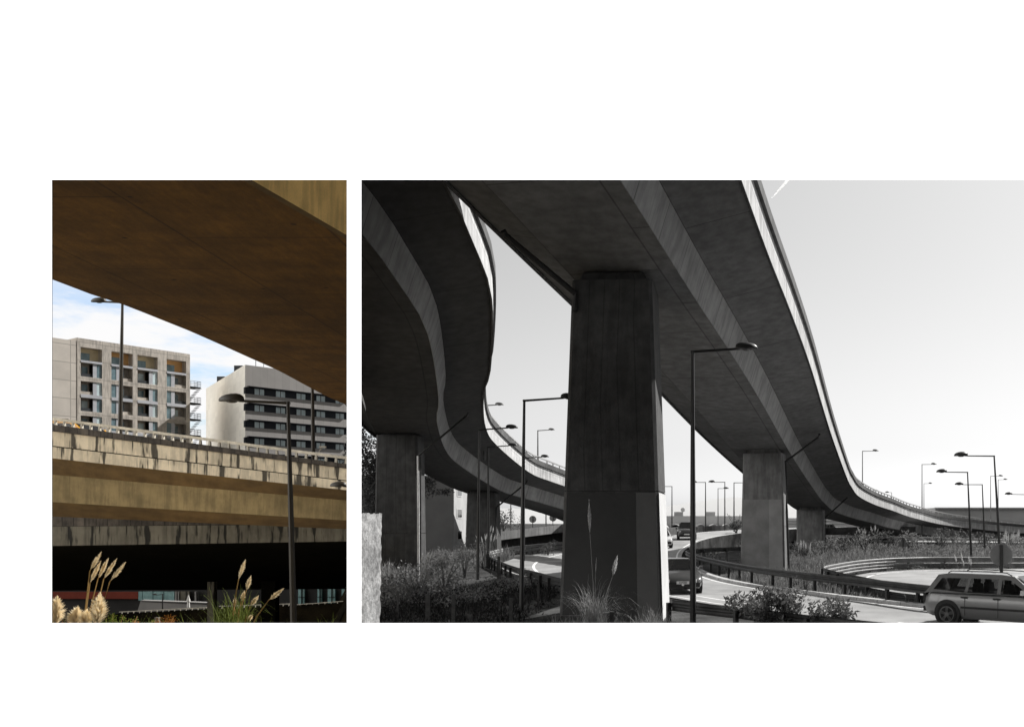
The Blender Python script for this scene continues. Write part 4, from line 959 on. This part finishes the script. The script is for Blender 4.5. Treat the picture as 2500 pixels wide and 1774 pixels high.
def grey_building():
    Yc = 84; c = P(1108, 1190, Yc); zb = -1; zt = 7.0
    root = empty('grey_building', (c.x, Yc, zb), 'plain grey building corner with a sunlit side and small windows, behind the tree', 'building')
    L0 = Vector((c.x-9, Yc-1.0, 0)); C = Vector((c.x, Yc, 0)); Rr = P(1142, 1190, Yc+6.0); Rr.z = 0
    mb = MB(); up = Vector((0, 0, 1))
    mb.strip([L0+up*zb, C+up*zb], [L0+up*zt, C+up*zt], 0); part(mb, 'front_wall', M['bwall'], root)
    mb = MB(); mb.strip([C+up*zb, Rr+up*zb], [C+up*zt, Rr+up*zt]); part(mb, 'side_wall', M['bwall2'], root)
    mb = MB(); bk = L0+Vector((0, 8, 0)); mb.poly([L0+up*zt, C+up*zt, Rr+up*zt, bk+up*zt]); mb.strip([Rr+up*zb, bk+up*zb, L0+up*zb], [Rr+up*zt, bk+up*zt, L0+up*zt]); part(mb, 'roof', M['bwall'], root)
    d = (Rr-C).normalized(); n = Vector((d.y, -d.x, 0))
    for sy in (1199, 1252, 1305.5, 1352):
        z = ZC-(sy-HY)/F*(Yc+1.5)
        fr = MB(); p = C+d*2.2+n*.04; q = [p-d*1.0+up*(z-.46), p+d*1.0+up*(z-.46), p+d*1.0+up*(z+.40), p-d*1.0+up*(z+.40)]; fr.poly(q)
        w_ = part(fr, 'window', M['far3'], root)
        m2 = MB(); q2 = [p-d*.75+n*.02+up*(z-.36), p+d*.85+n*.02+up*(z-.36), p+d*.85+n*.02+up*(z+.34), p-d*.75+n*.02+up*(z+.34)]; m2.poly(q2)
        o = part(m2, 'pane', M['glass'], root); o.parent = w_
grey_building(); bend_wall()
c0, c1 = P(1884, 484, 700), P(1925, 438, 690); cm2 = MB(); cm2.tube([c0, (c0+c1)/2, c1, c1+(c1-c0)*2], [.25, .7, 1.0, 1.6], 12)
tag(cm2.build('contrail', leafm('vapour', g(.98), .02, .75), smooth=True), kind='stuff')
bpy.data.objects['contrail']['label'] = 'thin white vapour trail in the sky'

# ------------------------------------------------------------------ colour side: brown flyover overhead
RAY = -.3555
def brown_flyover():
    hgt = 5.0; zs = ZC+hgt
    def U(sx, sy): Y = hgt*F/(HY-sy); return Vector(((sx-CX)/F*Y, Y, zs))
    le = [U(*p) for p in ((127, 682), (221.6, 718), (299.5, 743), (391, 779), (458.7, 806), (543, 843), (611, 873.7), (679, 904), (729.6, 931), (780, 958), (817.7, 976), (846, 988), (868, 998))]
    le = [Vector((le[0].x-.45, 11.2, zs)), Vector((le[0].x-.12, 15, zs))]+le
    le = catmull(le, .8)
    re = []
    for p in le:                                      # right edge of the soffit, cut at the expansion joint
        re.append(p)
    e0, e1 = U(624.6, 439), U(847, 569); dr = (e1-e0).normalized()
    def redge(y): x = e0.x+(y-e0.y)*dr.x/dr.y; return x
    y1 = le[-1].y; y0 = le[0].y
    re = []
    for p in le: re.append(Vector((min(redge(p.y), RAY*p.y), p.y, zs)))
    root = empty('brown_flyover', (le[0].x, le[0].y, zs), 'brown concrete flyover overhead filling the top of the left-hand opening', 'flyover', 'concrete flyovers')
    mb = MB(); uvs = [[], []]; n = 14
    rows = []; uv = []
    for a in range(n+1):
        rows.append([l.lerp(r_, a/n) for l, r_ in zip(le, re)]); uv.append([(p.y*1.0, p.x*.9+p.y*.05) for p in rows[-1]])
    mb.grid([r_ for r_ in rows[::-1]], 0, uv[::-1])
    part(mb, 'soffit', M['brown'], root)
    up = Vector((0, 0, 1)); fm = MB()
    out1 = [p+Vector((-.05, 0, .05)) for p in le]; out2 = [p+Vector((-.35, 0, .28)) for p in le]; out3 = [p+Vector((-.35, 0, 1.15)) for p in le]
    fm.strip(out1, le); fm.strip(out2, out1); fm.strip(out3, out2)
    tr = [p+up*1.15 for p in re]; fm.strip(tr, out3)
    part(fm, 'edge_beam', M['lsoffit'], root)
    wm_ = MB(); k = max(i for i, p in enumerate(re) if p.x > RAY*p.y-1e-6 or True)
    b_ = [Vector((redge(y), y, zs-.0)) for y in (10.9, 12, 13, 14, 15, 16, 16.9)]; t_ = [p+Vector((.04, 0, 1.6)) for p in b_]
    lip = [p+Vector((.02, 0, -.05)) for p in b_]; lip2 = [p+Vector((-.12, 0, -.05)) for p in b_]
    wm_.strip(lip, t_, 0); wm_.strip(lip2, lip, 1); wm_.strip([p+Vector((-.12, 0, .02)) for p in b_], lip2, 1)
    wm_.strip(t_, [p+Vector((-3, 0, 1.6)) for p in b_], 1)
    part(wm_, 'web', [M['ochre'], M['lsoffit']], root)
brown_flyover()
def lerpx(x, a, b): return (x-127)/(847-127)*(b-a)+a
def ln(y0, y1, Y0, Y1, xa=40, xb=864, n=14):           # straight line in space, given at the panel's two sides
    A, B = P(127, y0, Y0), P(847, y1, Y1); out_ = []
    ta, tb = -.16, 1.0
    d = B-A                                            # right end on the joint ray
    tb = (RAY*A.y-A.x)/(d.x-RAY*d.y)
    for k in range(n+1): out_.append(A+d*(ta+(tb-ta)*k/n))
    return out_
YL, YR = 43.0, 40.0
def tan_viaduct():
    ct = ln(1035.5, 1132, YL-.08, YR-.08); cb = ln(1052, 1143, YL-.08, YR-.08)
    root = empty('tan_viaduct', ct[0], 'stained tan viaduct crossing the left-hand opening with a cream railing on its edge', 'viaduct')
    Yv = Vector((.0, 1, 0))
    m = MB(); back = [p+Vector((-.35, .45, 0)) for p in ct]
    m.strip(cb, ct); m.strip(ct, back); m.strip([p+Vector((-.05, .12, 0)) for p in cb], cb); m.strip(back, [p-Vector((0, 0, .9)) for p in back])
    part(m, 'coping', M['lcoping'], root)
    f0 = ln(1052, 1143, YL, YR); f1 = ln(1087.5, 1172, YL, YR); f1b = ln(1090, 1174, YL, YR); f2 = ln(1118, 1196, YL, YR)
    m = MB(); m.strip(f1, f0, 0, .3); m.strip(f1b, f1, 1); m.strip(f2, f1b, 0, 1.3)
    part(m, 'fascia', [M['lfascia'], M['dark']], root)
    s1 = ln(1158, 1221, YL+1.25, YR+1.5); s2 = ln(1225, 1270, YL+1.9, YR+2.0); s3 = ln(1260, 1291, YL+4, YR+4)
    m = MB(); m.strip(s1, f2, 0); m.strip(s2, s1, 1); m.strip(s3, s2, 2)
    part(m, 'girder', [M['lsoffit'], M['lweb'], M['lsoffit']], root)
    dk = [p+Vector((-2.6, 3.4, -.95)) for p in back]; m = MB(); m.strip([p-Vector((0, 0, .95)) for p in back], dk); m.strip(dk, [p-Vector((0, 0, .6)) for p in dk]); m.strip([p-Vector((0, 0, .6)) for p in dk], s3)
    part(m, 'road_deck', M['asphalt'], root)
    # railing
    rr = [p+Vector((-.2, .25, 0)) for p in ct]
    A, B = rr[0], rr[-1]; n = int((B-A).length/.47); rmb = MB()
    q = [Vector((0, -.06, .22)), Vector((0, .06, .22)), Vector((0, .06, .34)), Vector((0, -.06, .34))]
    for k in range(4): rmb.strip([A+q[k], B+q[k]], [A+q[(k+1) % 4], B+q[(k+1) % 4]])
    ro = part(rmb, 'railing', M['lrail'], root)
    first = None; ang = atan2(B.y-A.y, B.x-A.x)
    for k in range(n):
        p = A.lerp(B, (k+.5)/n)
        if first is None:
            bm2 = MB(); bm2.box((0, 0, 0), .11, .10, .22, 0, 0, .72); first = lpart(bm2, 'baluster', M['lrail'], ro); o = first
        else: o = first.copy(); COL.objects.link(o); o.parent = ro
        o.location = p-Vector(root.location); o.rotation_euler = (0, 0, ang)
    return ct
ctl = tan_viaduct()
def low_viaduct():
    Y0, Y1 = 50.0, 49.0
    a0 = ln(1256, 1268, Y0, Y1); a1 = ln(1285, 1279, Y0, Y1); a2 = ln(1332, 1321, Y0+.1, Y1+.1); a3 = ln(1441, 1437, Y0+17, Y1+16)
    root = empty('low_viaduct', a0[0], 'dark lower viaduct in shade beneath the tan one, with a stained grey edge', 'viaduct')
    m = MB(); m.strip(a1, a0); m.strip(a0, [p+Vector((0, .5, 0)) for p in a0]); part(m, 'coping', M['lcoping'], root)
    m = MB(); m.strip(a2, a1); part(m, 'fascia', M['lfascia2'], root)
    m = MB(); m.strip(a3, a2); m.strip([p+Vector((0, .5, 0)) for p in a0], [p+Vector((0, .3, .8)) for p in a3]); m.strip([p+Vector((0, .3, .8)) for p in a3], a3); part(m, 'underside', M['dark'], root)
    c = P(518, 1469, 60); m = MB(); m.box((c.x, 60, -4), .42, .42, 3.2); part(m, 'column', M['lfascia2'], root)
    c = P(660, 1469, 61); m = MB(); m.box((c.x, 61, -4), .9, .6, 3.2); part(m, 'column', M['dark'], root)
low_viaduct()
# lamps of the colour side
L(703, 984, 24, .2, -1.08, .62, 'brown lamp post in front of the tan viaduct, its head against the white building', M['lamp2'], up=.05, r=.07, sxb=718)
L(299, 738, 43.3, 6.0, -.72, .66, 'tall lamp post on the tan viaduct in front of the balconied building', M['lamp2'], r=.085, sxb=292, up=.03)
L(762, 900, 41.6, 4.6, -.9, .66, 'lamp post on the tan viaduct in front of the striped building, head hidden above', M['lamp2'], r=.085, sxb=766)
L(866, 1188, 36, .2, -.28, .62, 'lamp head just entering the right side of the left-hand opening', M['lamp2'])
c = P(772, 1110, 46.2); sp_ = MB(); sp_.tube([P(770, 1122, 41.6), P(780, 1102, 41.6), P(786, 1093, 41.6)], .025, 5); e = P(788, 1092, 41.6); sp_.box((e.x, e.y, e.z-.02), .28, .1, .08)
tag(sp_.build('floodlight', M['lrail']), 'small pale floodlight on a bent arm behind the viaduct railing', 'floodlight')
c = P(182, 1035, 44.4); dv = (ctl[-1]-ctl[0]).normalized()
car('yellow car behind the cream railing of the tan viaduct', (c.x, 44.4, 6.22), (dv.x, dv.y), M['caryellow'], 2.9, 1.6, 1.42, 'wagon', group=None)
c = P(112, 1035, 44.8); car('white car behind the cream railing at the left edge of the tan viaduct', (c.x-.6, 44.8, 6.25), (dv.x, dv.y), M['carwhite'], 3.2, 1.6, 1.40, 'wagon', group=None)

# ------------------------------------------------------------------ buildings of the colour side
def facade(O, d, n, Lw, z0, z1, ops, mb, m=0):
    us = sorted({0, Lw}|{o[0] for o in ops}|{o[1] for o in ops}); zs = sorted({z0, z1}|{o[2] for o in ops}|{o[3] for o in ops})
    up = Vector((0, 0, 1))
    def q(u, z, k=0): return O+d*u+up*z-n*k
    for i in range(len(us)-1):
        for j in range(len(zs)-1):
            cu, cz = (us[i]+us[i+1])/2, (zs[j]+zs[j+1])/2
            if any(o[0] < cu < o[1] and o[2] < cz < o[3] for o in ops): continue
            mb.quad(q(us[i], zs[j]), q(us[i+1], zs[j]), q(us[i+1], zs[j+1]), q(us[i], zs[j+1]), [(us[i], zs[j]), (us[i+1], zs[j]), (us[i+1], zs[j+1]), (us[i], zs[j+1])], m)
    for u0, u1, a, b, dep in ops:
        F_ = [q(u0, a), q(u1, a), q(u1, b), q(u0, b)]; K = [q(u0, a, dep), q(u1, a, dep), q(u1, b, dep), q(u0, b, dep)]
        for k in range(4): mb.quad(F_[k], K[k], K[(k+1) % 4], F_[(k+1) % 4], None, m)
    return q
def flat_building():
    A, B = P(188, 824, 165), P(464, 864, 181.5); A.z = B.z = 0
    d = (B-A).normalized(); n = Vector((d.y, -d.x, 0)); Lw = (B-A).length; zt = 34.8
    root = empty('apartment_building', (A.x, A.y, -3.7), 'beige apartment block with recessed balconies and an outside metal stair', 'building')
    def uof(sx):                                       # where a view ray meets the facade
        k = (sx-CX)/F; return (k*A.y-A.x)/(d.x-k*d.y)
    cr2 = lambda px: 120+px*.3233
    bays = [(238, 400), (470, 630), (667, 820), (888, 1035)]
    bays = [(uof(cr2(a)), uof(cr2(b))) for a, b in bays]
    st = [(31.0, 33.3), (28.2, 30.6), (25.1, 27.4), (22.2, 24.5), (19.1, 21.4), (16.1, 18.4), (13, 15.3)]
    ops = [(a, b, s[0], s[1], 1.5) for a, b in bays for s in st]
    mb = MB(); q = facade(A, d, n, Lw, -3.7, zt, ops, mb); up = Vector((0, 0, 1))
    bk = [q(0, -3.7, 14), q(Lw, -3.7, 14)]
    mb.poly([q(0, zt), q(Lw, zt), q(Lw, zt, 14), q(0, zt, 14)]); mb.quad(q(Lw, -3.7), q(Lw, -3.7, 14), q(Lw, zt, 14), q(Lw, zt)); mb.quad(q(0, -3.7, 14), q(0, -3.7), q(0, zt), q(0, zt, 14)); mb.quad(q(Lw, -3.7, 14), q(0, -3.7, 14), q(0, zt, 14), q(Lw, zt, 14))
    part(mb, 'wall', M['b1'], root)
    def rect(nm, mat, u0, u1, a, b, k, parent=None):
        m = MB(); m.quad(q(u0, a, k), q(u1, a, k), q(u1, b, k), q(u0, b, k), [(u0, a), (u1, a), (u1, b), (u0, b)]); o = part(m, nm, mat, root)
        if parent: o.parent = parent
        return o
    for bi, (u0, u1) in enumerate(bays):
        w_ = u1-u0; lr = bi % 2 == 0
        f = (lambda a, b: (u0+w_*a, u0+w_*b)) if lr else (lambda a, b: (u0+w_*(1-b), u0+w_*(1-a)))
        for si, (a, b) in enumerate(st):
            if si == 0:
                rect('loggia', M['cream'] if lr else M['orange'], u0, u1, a, b, 1.48)
                rect('window', M['win'], u0+w_*.05, u0+w_*.6, a, a+1.5, 1.44); rect('slab_edge', M['b1pan'], u0, u1, a-.36, a+.02, -.06)
                continue
            rect('balcony', M['recess'], *f(0, .58), a, b, 1.48)
            rect('balcony_door', M['wincy'] if (si+bi) % 3 == 0 else M['win'], *f(.22, .50), a, a+1.9, 1.44)
            rect('panel', M['b1pan'], *f(.58, .76), a, b, .10)
            rect('window', M['wincy'] if (si*2+bi) % 4 == 0 else M['win'], *f(.76, 1.0), a, b, .14)
            rect('balustrade', M['darkmetal'] if (si+bi) % 2 else M['recess'], *f(0, .57), a, a+.55, .25)
            if si % 2 == 0: rect('slab_edge', M['b1pan'], u0, u1, a-.55, a+.02, -.05)
    # lower wing to the left
    Wl = q(-7.5, 0, 1.2); mb = MB()
    def q2(u, z, k=0): return A+d*u+up*z-n*(k+.05)
    mb.quad(q2(-9, -3.7), q2(-.0, -3.7), q2(-.0, 34.2), q2(-9, 34.2), [(0, 0), (9, 0), (9, 38), (0, 38)]); mb.quad(q2(-9, 34.2), q2(0, 34.2), q2(0, 34.2, 10), q2(-9, 34.2, 10))
    mb.quad(q2(-9, -3.7, 10), q2(-9, -3.7), q2(-9, 34.2), q2(-9, 34.2, 10))
    part(mb, 'wing', M['b1side'], root)
    m = MB(); c = q2(-4.3, 34.2, 2); m.tube([c, c+up*.9], .35, 10); m.tube([c+up*.9, c+up*1.2], .6, 10); part(m, 'roof_vent', M['darkmetal'], root)
    for z in (31.2, 28.1, 25, 21.9, 18.8): 
        m = MB(); m.quad(q2(-9, z-1.6, -.02), q2(-6.9, z-1.6, -.02), q2(-6.9, z+.6, -.02), q2(-9, z+.6, -.02)); part(m, 'window', M['win'], root)
    # outside stair
    for i, z in enumerate((28.9, 25.8, 22.7, 19.6, 16.5)):
        m = MB(); o = B+d*.05-n*1.0
        for k in range(2): pass
        pts = [o, o+d*2.6, o+d*2.6-n*2.4, o-n*2.4]
        m.poly([p+up*z for p in pts]); m.poly([p+up*(z-.25) for p in pts][::-1])
        for k in range(4): m.quad(pts[k]+up*(z-.25), pts[(k+1) % 4]+up*(z-.25), pts[(k+1) % 4]+up*z, pts[k]+up*z)
        for hh in (.35, .7, 1.05):
            m.tube([pts[0]+up*(z+hh), pts[1]+up*(z+hh), pts[2]+up*(z+hh)], .035, 4)
        for t in range(5): 
            p = pts[0].lerp(pts[1], t/4); m.tube([p+up*z, p+up*(z+1.05)], .03, 4)
        for t in range(9):
            p = (o+d*.1).lerp(o+d*2.3, t/8); m.box(p+up*(z-3.0+t*.33), .45, .9, .08, atan2(d.y, d.x))
        part(m, 'stair_landing', M['darkmetal'], root)
flat_building()
def striped_building():
    C, E, Fk = P(598.5, 890, 172), P(847, 890, 188), P(503, 950, 203)
    zt = 31.25
    for v in (C, E, Fk): v.z = 0
    d = (E-C).normalized(); n = Vector((d.y, -d.x, 0)); Lw = (E-C).length*1.03; up = Vector((0, 0, 1))
    root = empty('striped_building', (C.x, C.y, -3.7), 'office block with white end wall and dark window stripes across its front', 'building')
    d2 = (Fk-C).normalized(); n2 = Vector((-d2.y, d2.x, 0)); L2 = (Fk-C).length
    if n2.dot(C) > 0: n2 = -n2
    if n.dot(C) > 0: n = -n
    q = lambda u, z, k=0: C+d*u+up*z+n*k
    e = lambda u, z, k=0: C+d2*u+up*z+n2*k
    mb = MB(); mb.quad(e(L2, -3.7), e(0, -3.7), e(0, zt), e(L2, zt), [(L2, 0), (0, 0), (0, zt), (L2, zt)]); part(mb, 'end_wall', M['b2w'], root)
    rows = [(25.1+.95-i*3.02, 26.3+.95-i*3.02) for i in range(9)]
    ztop = zt; fm = MB()
    for a, b in rows:
        fm.quad(q(0, b), q(Lw, b), q(Lw, ztop), q(0, ztop), [(0, 0), (Lw, 0), (Lw, 3), (0, 3)]); ztop = a
    fm.quad(q(0, -3.7), q(Lw, -3.7), q(Lw, ztop), q(0, ztop)); 
    fm.poly([q(0, zt), q(Lw, zt), q(Lw, zt)+d2*L2, e(L2, zt)]); fm.quad(q(Lw, -3.7), q(Lw, -3.7)+d2*L2, q(Lw, zt)+d2*L2, q(Lw, zt)); fm.quad(q(Lw, -3.7)+d2*L2, e(L2, -3.7), e(L2, zt), q(Lw, zt)+d2*L2)
    part(fm, 'front_wall', M['b2g'], root)
    for i, (a, b) in enumerate(rows):
        m = MB(); m.quad(q(0, a, -.35), q(Lw, a, -.35), q(Lw, b, -.35), q(0, b, -.35)); m.quad(q(0, a), q(Lw, a), q(Lw, a, -.35), q(0, a, -.35)); m.quad(q(0, b, -.35), q(Lw, b, -.35), q(Lw, b), q(0, b))
        m.quad(e(1.1, a, .03), e(0, a, .03), e(0, b, .03), e(1.1, b, .03)); so_ = part(m, 'window_stripe', M['b2d'], root)
        s = MB(); A0, B0 = q(.5, b+.28, .0), q(Lw, b+.28, .0); s.quad(A0, B0, B0+n*.55-up*.08, A0+n*.55-up*.08); s.quad(A0+n*.55-up*.08, B0+n*.55-up*.08, B0-up*.25+n*.3, A0-up*.25+n*.3); s.quad(A0-up*.28, B0-up*.28, B0-up*.25+n*.3, A0-up*.25+n*.3); part(s, 'sunshade', M['b2d'], root)
        u = 1.9
        while u < Lw-2:
            wmb = MB()
            for k in range(2): wmb.quad(q(u+k*.95, a+.05, -.30), q(u+k*.95+.82, a+.05, -.30), q(u+k*.95+.82, b-.08, -.30), q(u+k*.95, b-.08, -.30))
            if i < 7: part(wmb, 'window', M['wincy'], root)
            u += 4.05
    for u_, sz in ((L2*.28, 1.6), (L2*.72, 1.6)):
        m = MB(); m.box(e(u_, zt, -1.2), 1.6, 1.2, 1.3); part(m, 'roof_unit', M['darkmetal'], root)
    m = MB(); m.tube([q(3.5, zt, -3), q(3.5, zt+3, -3)], .06, 5); m.tube([q(5, zt, -3), q(5, zt+3.5, -3)], .05, 5); part(m, 'aerial', M['darkmetal'], root)
striped_building()

# ------------------------------------------------------------------ low background under the viaducts (colour side)
def low_background():
    def pane(mb, x0, x1, y0, y1, Y, m=0): mb.quad(P(x0, y1, Y), P(x1, y1, Y), P(x1, y0, Y), P(x0, y0, Y), None, m)
    def slab(mb, x0, x1, y0, y1, Y, dep, m=0):
        a, b = P(x0, y1, Y), P(x1, y0, Y); mb.box(((a.x+b.x)/2, Y+dep/2, a.z), b.x-a.x, dep, b.z-a.z, 0, m)
    root = empty('shop_building', P(337, 1500, 84), 'low dark building with a red band and teal windows under the viaducts', 'building')
    m = MB(); slab(m, 90, 505, 1415, 1530, 84.3, 6); part(m, 'wall', M['lwall2'], root)
    m = MB(); slab(m, 100, 337, 1444, 1461, 84, .25); part(m, 'red_panel', M['red'], root)
    for x0, x1 in ((338, 347), (348.5, 372.5), (374.5, 399), (401, 425)):
        m = MB(); slab(m, x0, x1, 1443, 1465, 84, .2); part(m, 'window', M['teal'], root)
    for x0, x1 in ((427, 431), (434, 437), (475, 479)):
        m = MB(); slab(m, x0, x1, 1443, 1468, 83.9, .25); part(m, 'column', M['lwall'], root)
    m = MB(); slab(m, 437.5, 462, 1443, 1466, 84, .2); part(m, 'shutter', M['lfascia2'], root)
    w1 = MB(); A = [P(335, 1493, 80), P(505, 1490, 80)]; B = [P(344, 1464, 80), P(505, 1470, 80)]
    w1.strip(A, B, 0); w1.strip([P(345, 1468, 79.9), P(505, 1475, 79.9)], [P(345, 1466.5, 79.9), P(505, 1471.5, 79.9)], 1)
    w1.strip(B, [p+Vector((0, .6, 0)) for p in B]); w1.strip([p+Vector((0, .6, 0)) for p in B], [p+Vector((0, .6, 0)) for p in A])
    tag(w1.build('ramp_wall', [M['lwall'], M['lwall2']]), 'pale grey ramp wall with a dark stripe in front of the teal windows', 'wall')
    def rail(x0, y0, x1, y1, Y, n, lb):
        a, b = P(x0, y0, Y), P(x1, y1, Y); rt_ = empty('handrail', a, lb, 'railing')
        m = MB(); m.tube([a, b], .03, 5); part(m, 'rail', M['lrail'], rt_)
        for k in range(n):
            p = a.lerp(b, (k+.5)/n); m = MB(); m.box(p-Vector((0, 0, .22)), .08, .06, .2, 0, 0, .6); part(m, 'post', M['lrail'], rt_)
    rail(291, 1493, 505, 1482, 74, 15, 'thin pale handrail in front of the grey ramp wall')
    rail(535, 1479, 712, 1473, 74, 13, 'thin pale handrail before the dark wall, right of the column')
    rail(725, 1475, 862, 1465, 74, 9, 'thin pale handrail under the bright windows at the right')
    bt = [P(240, 1503, 74), P(291, 1496, 74), P(505, 1485, 74), P(712, 1476, 74), P(868, 1468, 74)]
    bmb = MB(); bl_ = [p-Vector((0, 1.5, 3)) for p in bt]; bmb.strip(bl_, bt); bmb.strip(bt, [p+Vector((0, 1.5, -.1)) for p in bt]); bmb.strip([p+Vector((0, 1.5, -.1)) for p in bt], [p+Vector((0, 3, -3)) for p in bt])
    tag(bmb.build('bank', M['lsoil'], smooth=False), kind='structure')
    root = empty('dark_building', P(690, 1500, 82), 'almost black building with a row of bright windows low on the right', 'building')
    m = MB(); slab(m, 505, 868, 1400, 1535, 82.3, 6); part(m, 'wall', M['lwall2'], root)
    for x0, x1 in ((728, 743), (775, 785), (800, 818), (834, 850)):
        m = MB(); slab(m, x0, x1, 1436, 1474, 82, .2); w_ = part(m, 'window', M['teal'], root)
        m = MB(); slab(m, (x0+x1)/2-.5, (x0+x1)/2+.5, 1436, 1474, 81.9, .1); slab(m, x0, x1, 1456, 1457.2, 81.9, .1); o = part(m, 'glazing_bar', M['lwall2'], root); o.parent = w_
    c = P(460, 1482, 78); root = empty('parasol', (c.x, c.y, c.z-.6), 'closed white parasol standing on the grey ramp', 'parasol')
    m = MB(); m.tube([c-Vector((0, 0, .6)), P(460, 1450, 78)], .03, 5); part(m, 'pole', M['lwall'], root)
    m = MB(); m.tube([P(460, 1482, 78), P(460, 1468, 78), P(460, 1467, 78), P(460, 1451, 78)], [.13, .09, .17, .02], 8); part(m, 'canopy', M['canvas'], root)
    L(397, 1450, 76, -4, -.45, .35, 'tiny dark lamp before the teal windows', M['lwall2'], r=.05, up=-.1)
low_background()
# plants of the colour side
cp, cs = M['cplume'], M['cstem']
cr5 = lambda px, py: (120+px*.1616, 1290+py*.1616)
cr6 = lambda px, py: (480+px*.166, 1290+py*.166)
def stems(lst, cr, Y, wd): return [(P(*cr(a, b), Y+R.uniform(-.15, .15)), P(*cr(c, d), Y), wd) for a, b, c, d in lst]
Yc = 13.2; b0 = P(196, 1545, Yc); b0.z = gz(b0.x, Yc)
pampas('cream pampas grass with five plumes leaning right before the dark viaduct', tuple(b0), stems([(615, 635, 780, 365), (615, 825, 770, 508), (735, 760, 888, 458), (822, 760, 1010, 470), (915, 800, 1145, 520)], cr5, Yc, .062), cp, cs)
Yc = 12.2; b0 = P(195, 1570, Yc); b0.z = gz(b0.x, Yc)
pampas('fat cream pampas plumes standing close together at the lower left edge', tuple(b0), stems([(95, 1480, 122, 1035), (375, 1500, 432, 1185), (520, 1510, 575, 1225), (715, 1500, 772, 985)], cr5, Yc, .21), cp, cs)
Yc = 13.0; b0 = P(572, 1535, Yc); b0.z = gz(b0.x, Yc)+.3
pampas('pampas clump with six tan plumes and green blades beside the brown lamp post', tuple(b0), stems([(612, 755, 715, 468), (728, 912, 797, 700), (655, 1070, 703, 920), (785, 1140, 905, 990), (1060, 1050, 1272, 885), (552, 1165, 566, 1010), (745, 1360, 818, 1268)], cr6, Yc, .062), cp, cs, grass=(170, .75, M['cgrass']))
def herb(sx, syt, Y, label, mat, n=130, spread=.12):
    Y = Y-5.2; n = n*2; t = P(sx, syt, Y); z = P(sx, 1560, Y).z; zg = gz(t.x, Y); spread *= .72; root = empty('weed', (t.x, Y, zg), label, 'weed', 'weeds along the lower edge')
    mb = MB(); st = MB()
    for k in range(5):
        q = Vector((t.x+R.gauss(0, spread), Y+R.gauss(0, .1), t.z-R.uniform(0, .12))); st.tube([(t.x+R.gauss(0, .03), Y, zg-.05), (t.x+R.gauss(0, .02), Y, z), q], [.008, .006, .003], 4)
        for j in range(n//4):
            u = R.uniform(.25, 1.0); p = Vector((t.x, Y, z)).lerp(q, u); leaf(mb, p+Vector((R.gauss(0, .02), R.gauss(0, .02), 0)), .042*R.uniform(.6, 1.2)*(1.25-u*.6), asp=.35)
    part(mb, 'leaves', mat, root); part(st, 'stems', M['cstem'], root)
herb(277, 1496, 18, 'green weed beside the tall cream plume', M['cgreen'], 200); herb(262, 1505, 18, 'low green weed between the cream plume and a green one', M['cgreen']); herb(311, 1505, 18.3, 'small narrow green weed standing alone', M['cgreen'], 60, .04)
herb(364, 1500, 18, 'green weed beside the rust-coloured one', M['cgreen'], 90, .05); herb(404, 1496, 18, 'rust and orange flowering weed by the small post', M['corange'], 170, .08); herb(163, 1500, 18.4, 'rusty weed between the two left plumes', M['corange'], 120, .1); herb(330, 1512, 18.2, 'dry red weed near the lower edge', M['corange'], 50, .06); herb(250, 1514, 17.5, 'low yellow green weed near the lower edge', M['cgreen'], 120, .15)
c = P(384, 1506, 13.4); m = MB(); m.box((c.x, 13.4, gz(c.x, 13.4)-.2), .055, .055, c.z-gz(c.x, 13.4)+.2); tag(m.build('fence_post', M['lfascia2']), 'short grey post among the weeds on the colour side', 'fence post')
stuff('grass', (-9.5, -4.6, 11.4, 14.5, lambda x, y: x < -.365*y), 1500, (.15, .45), (.003, .006), M['cgrass'])
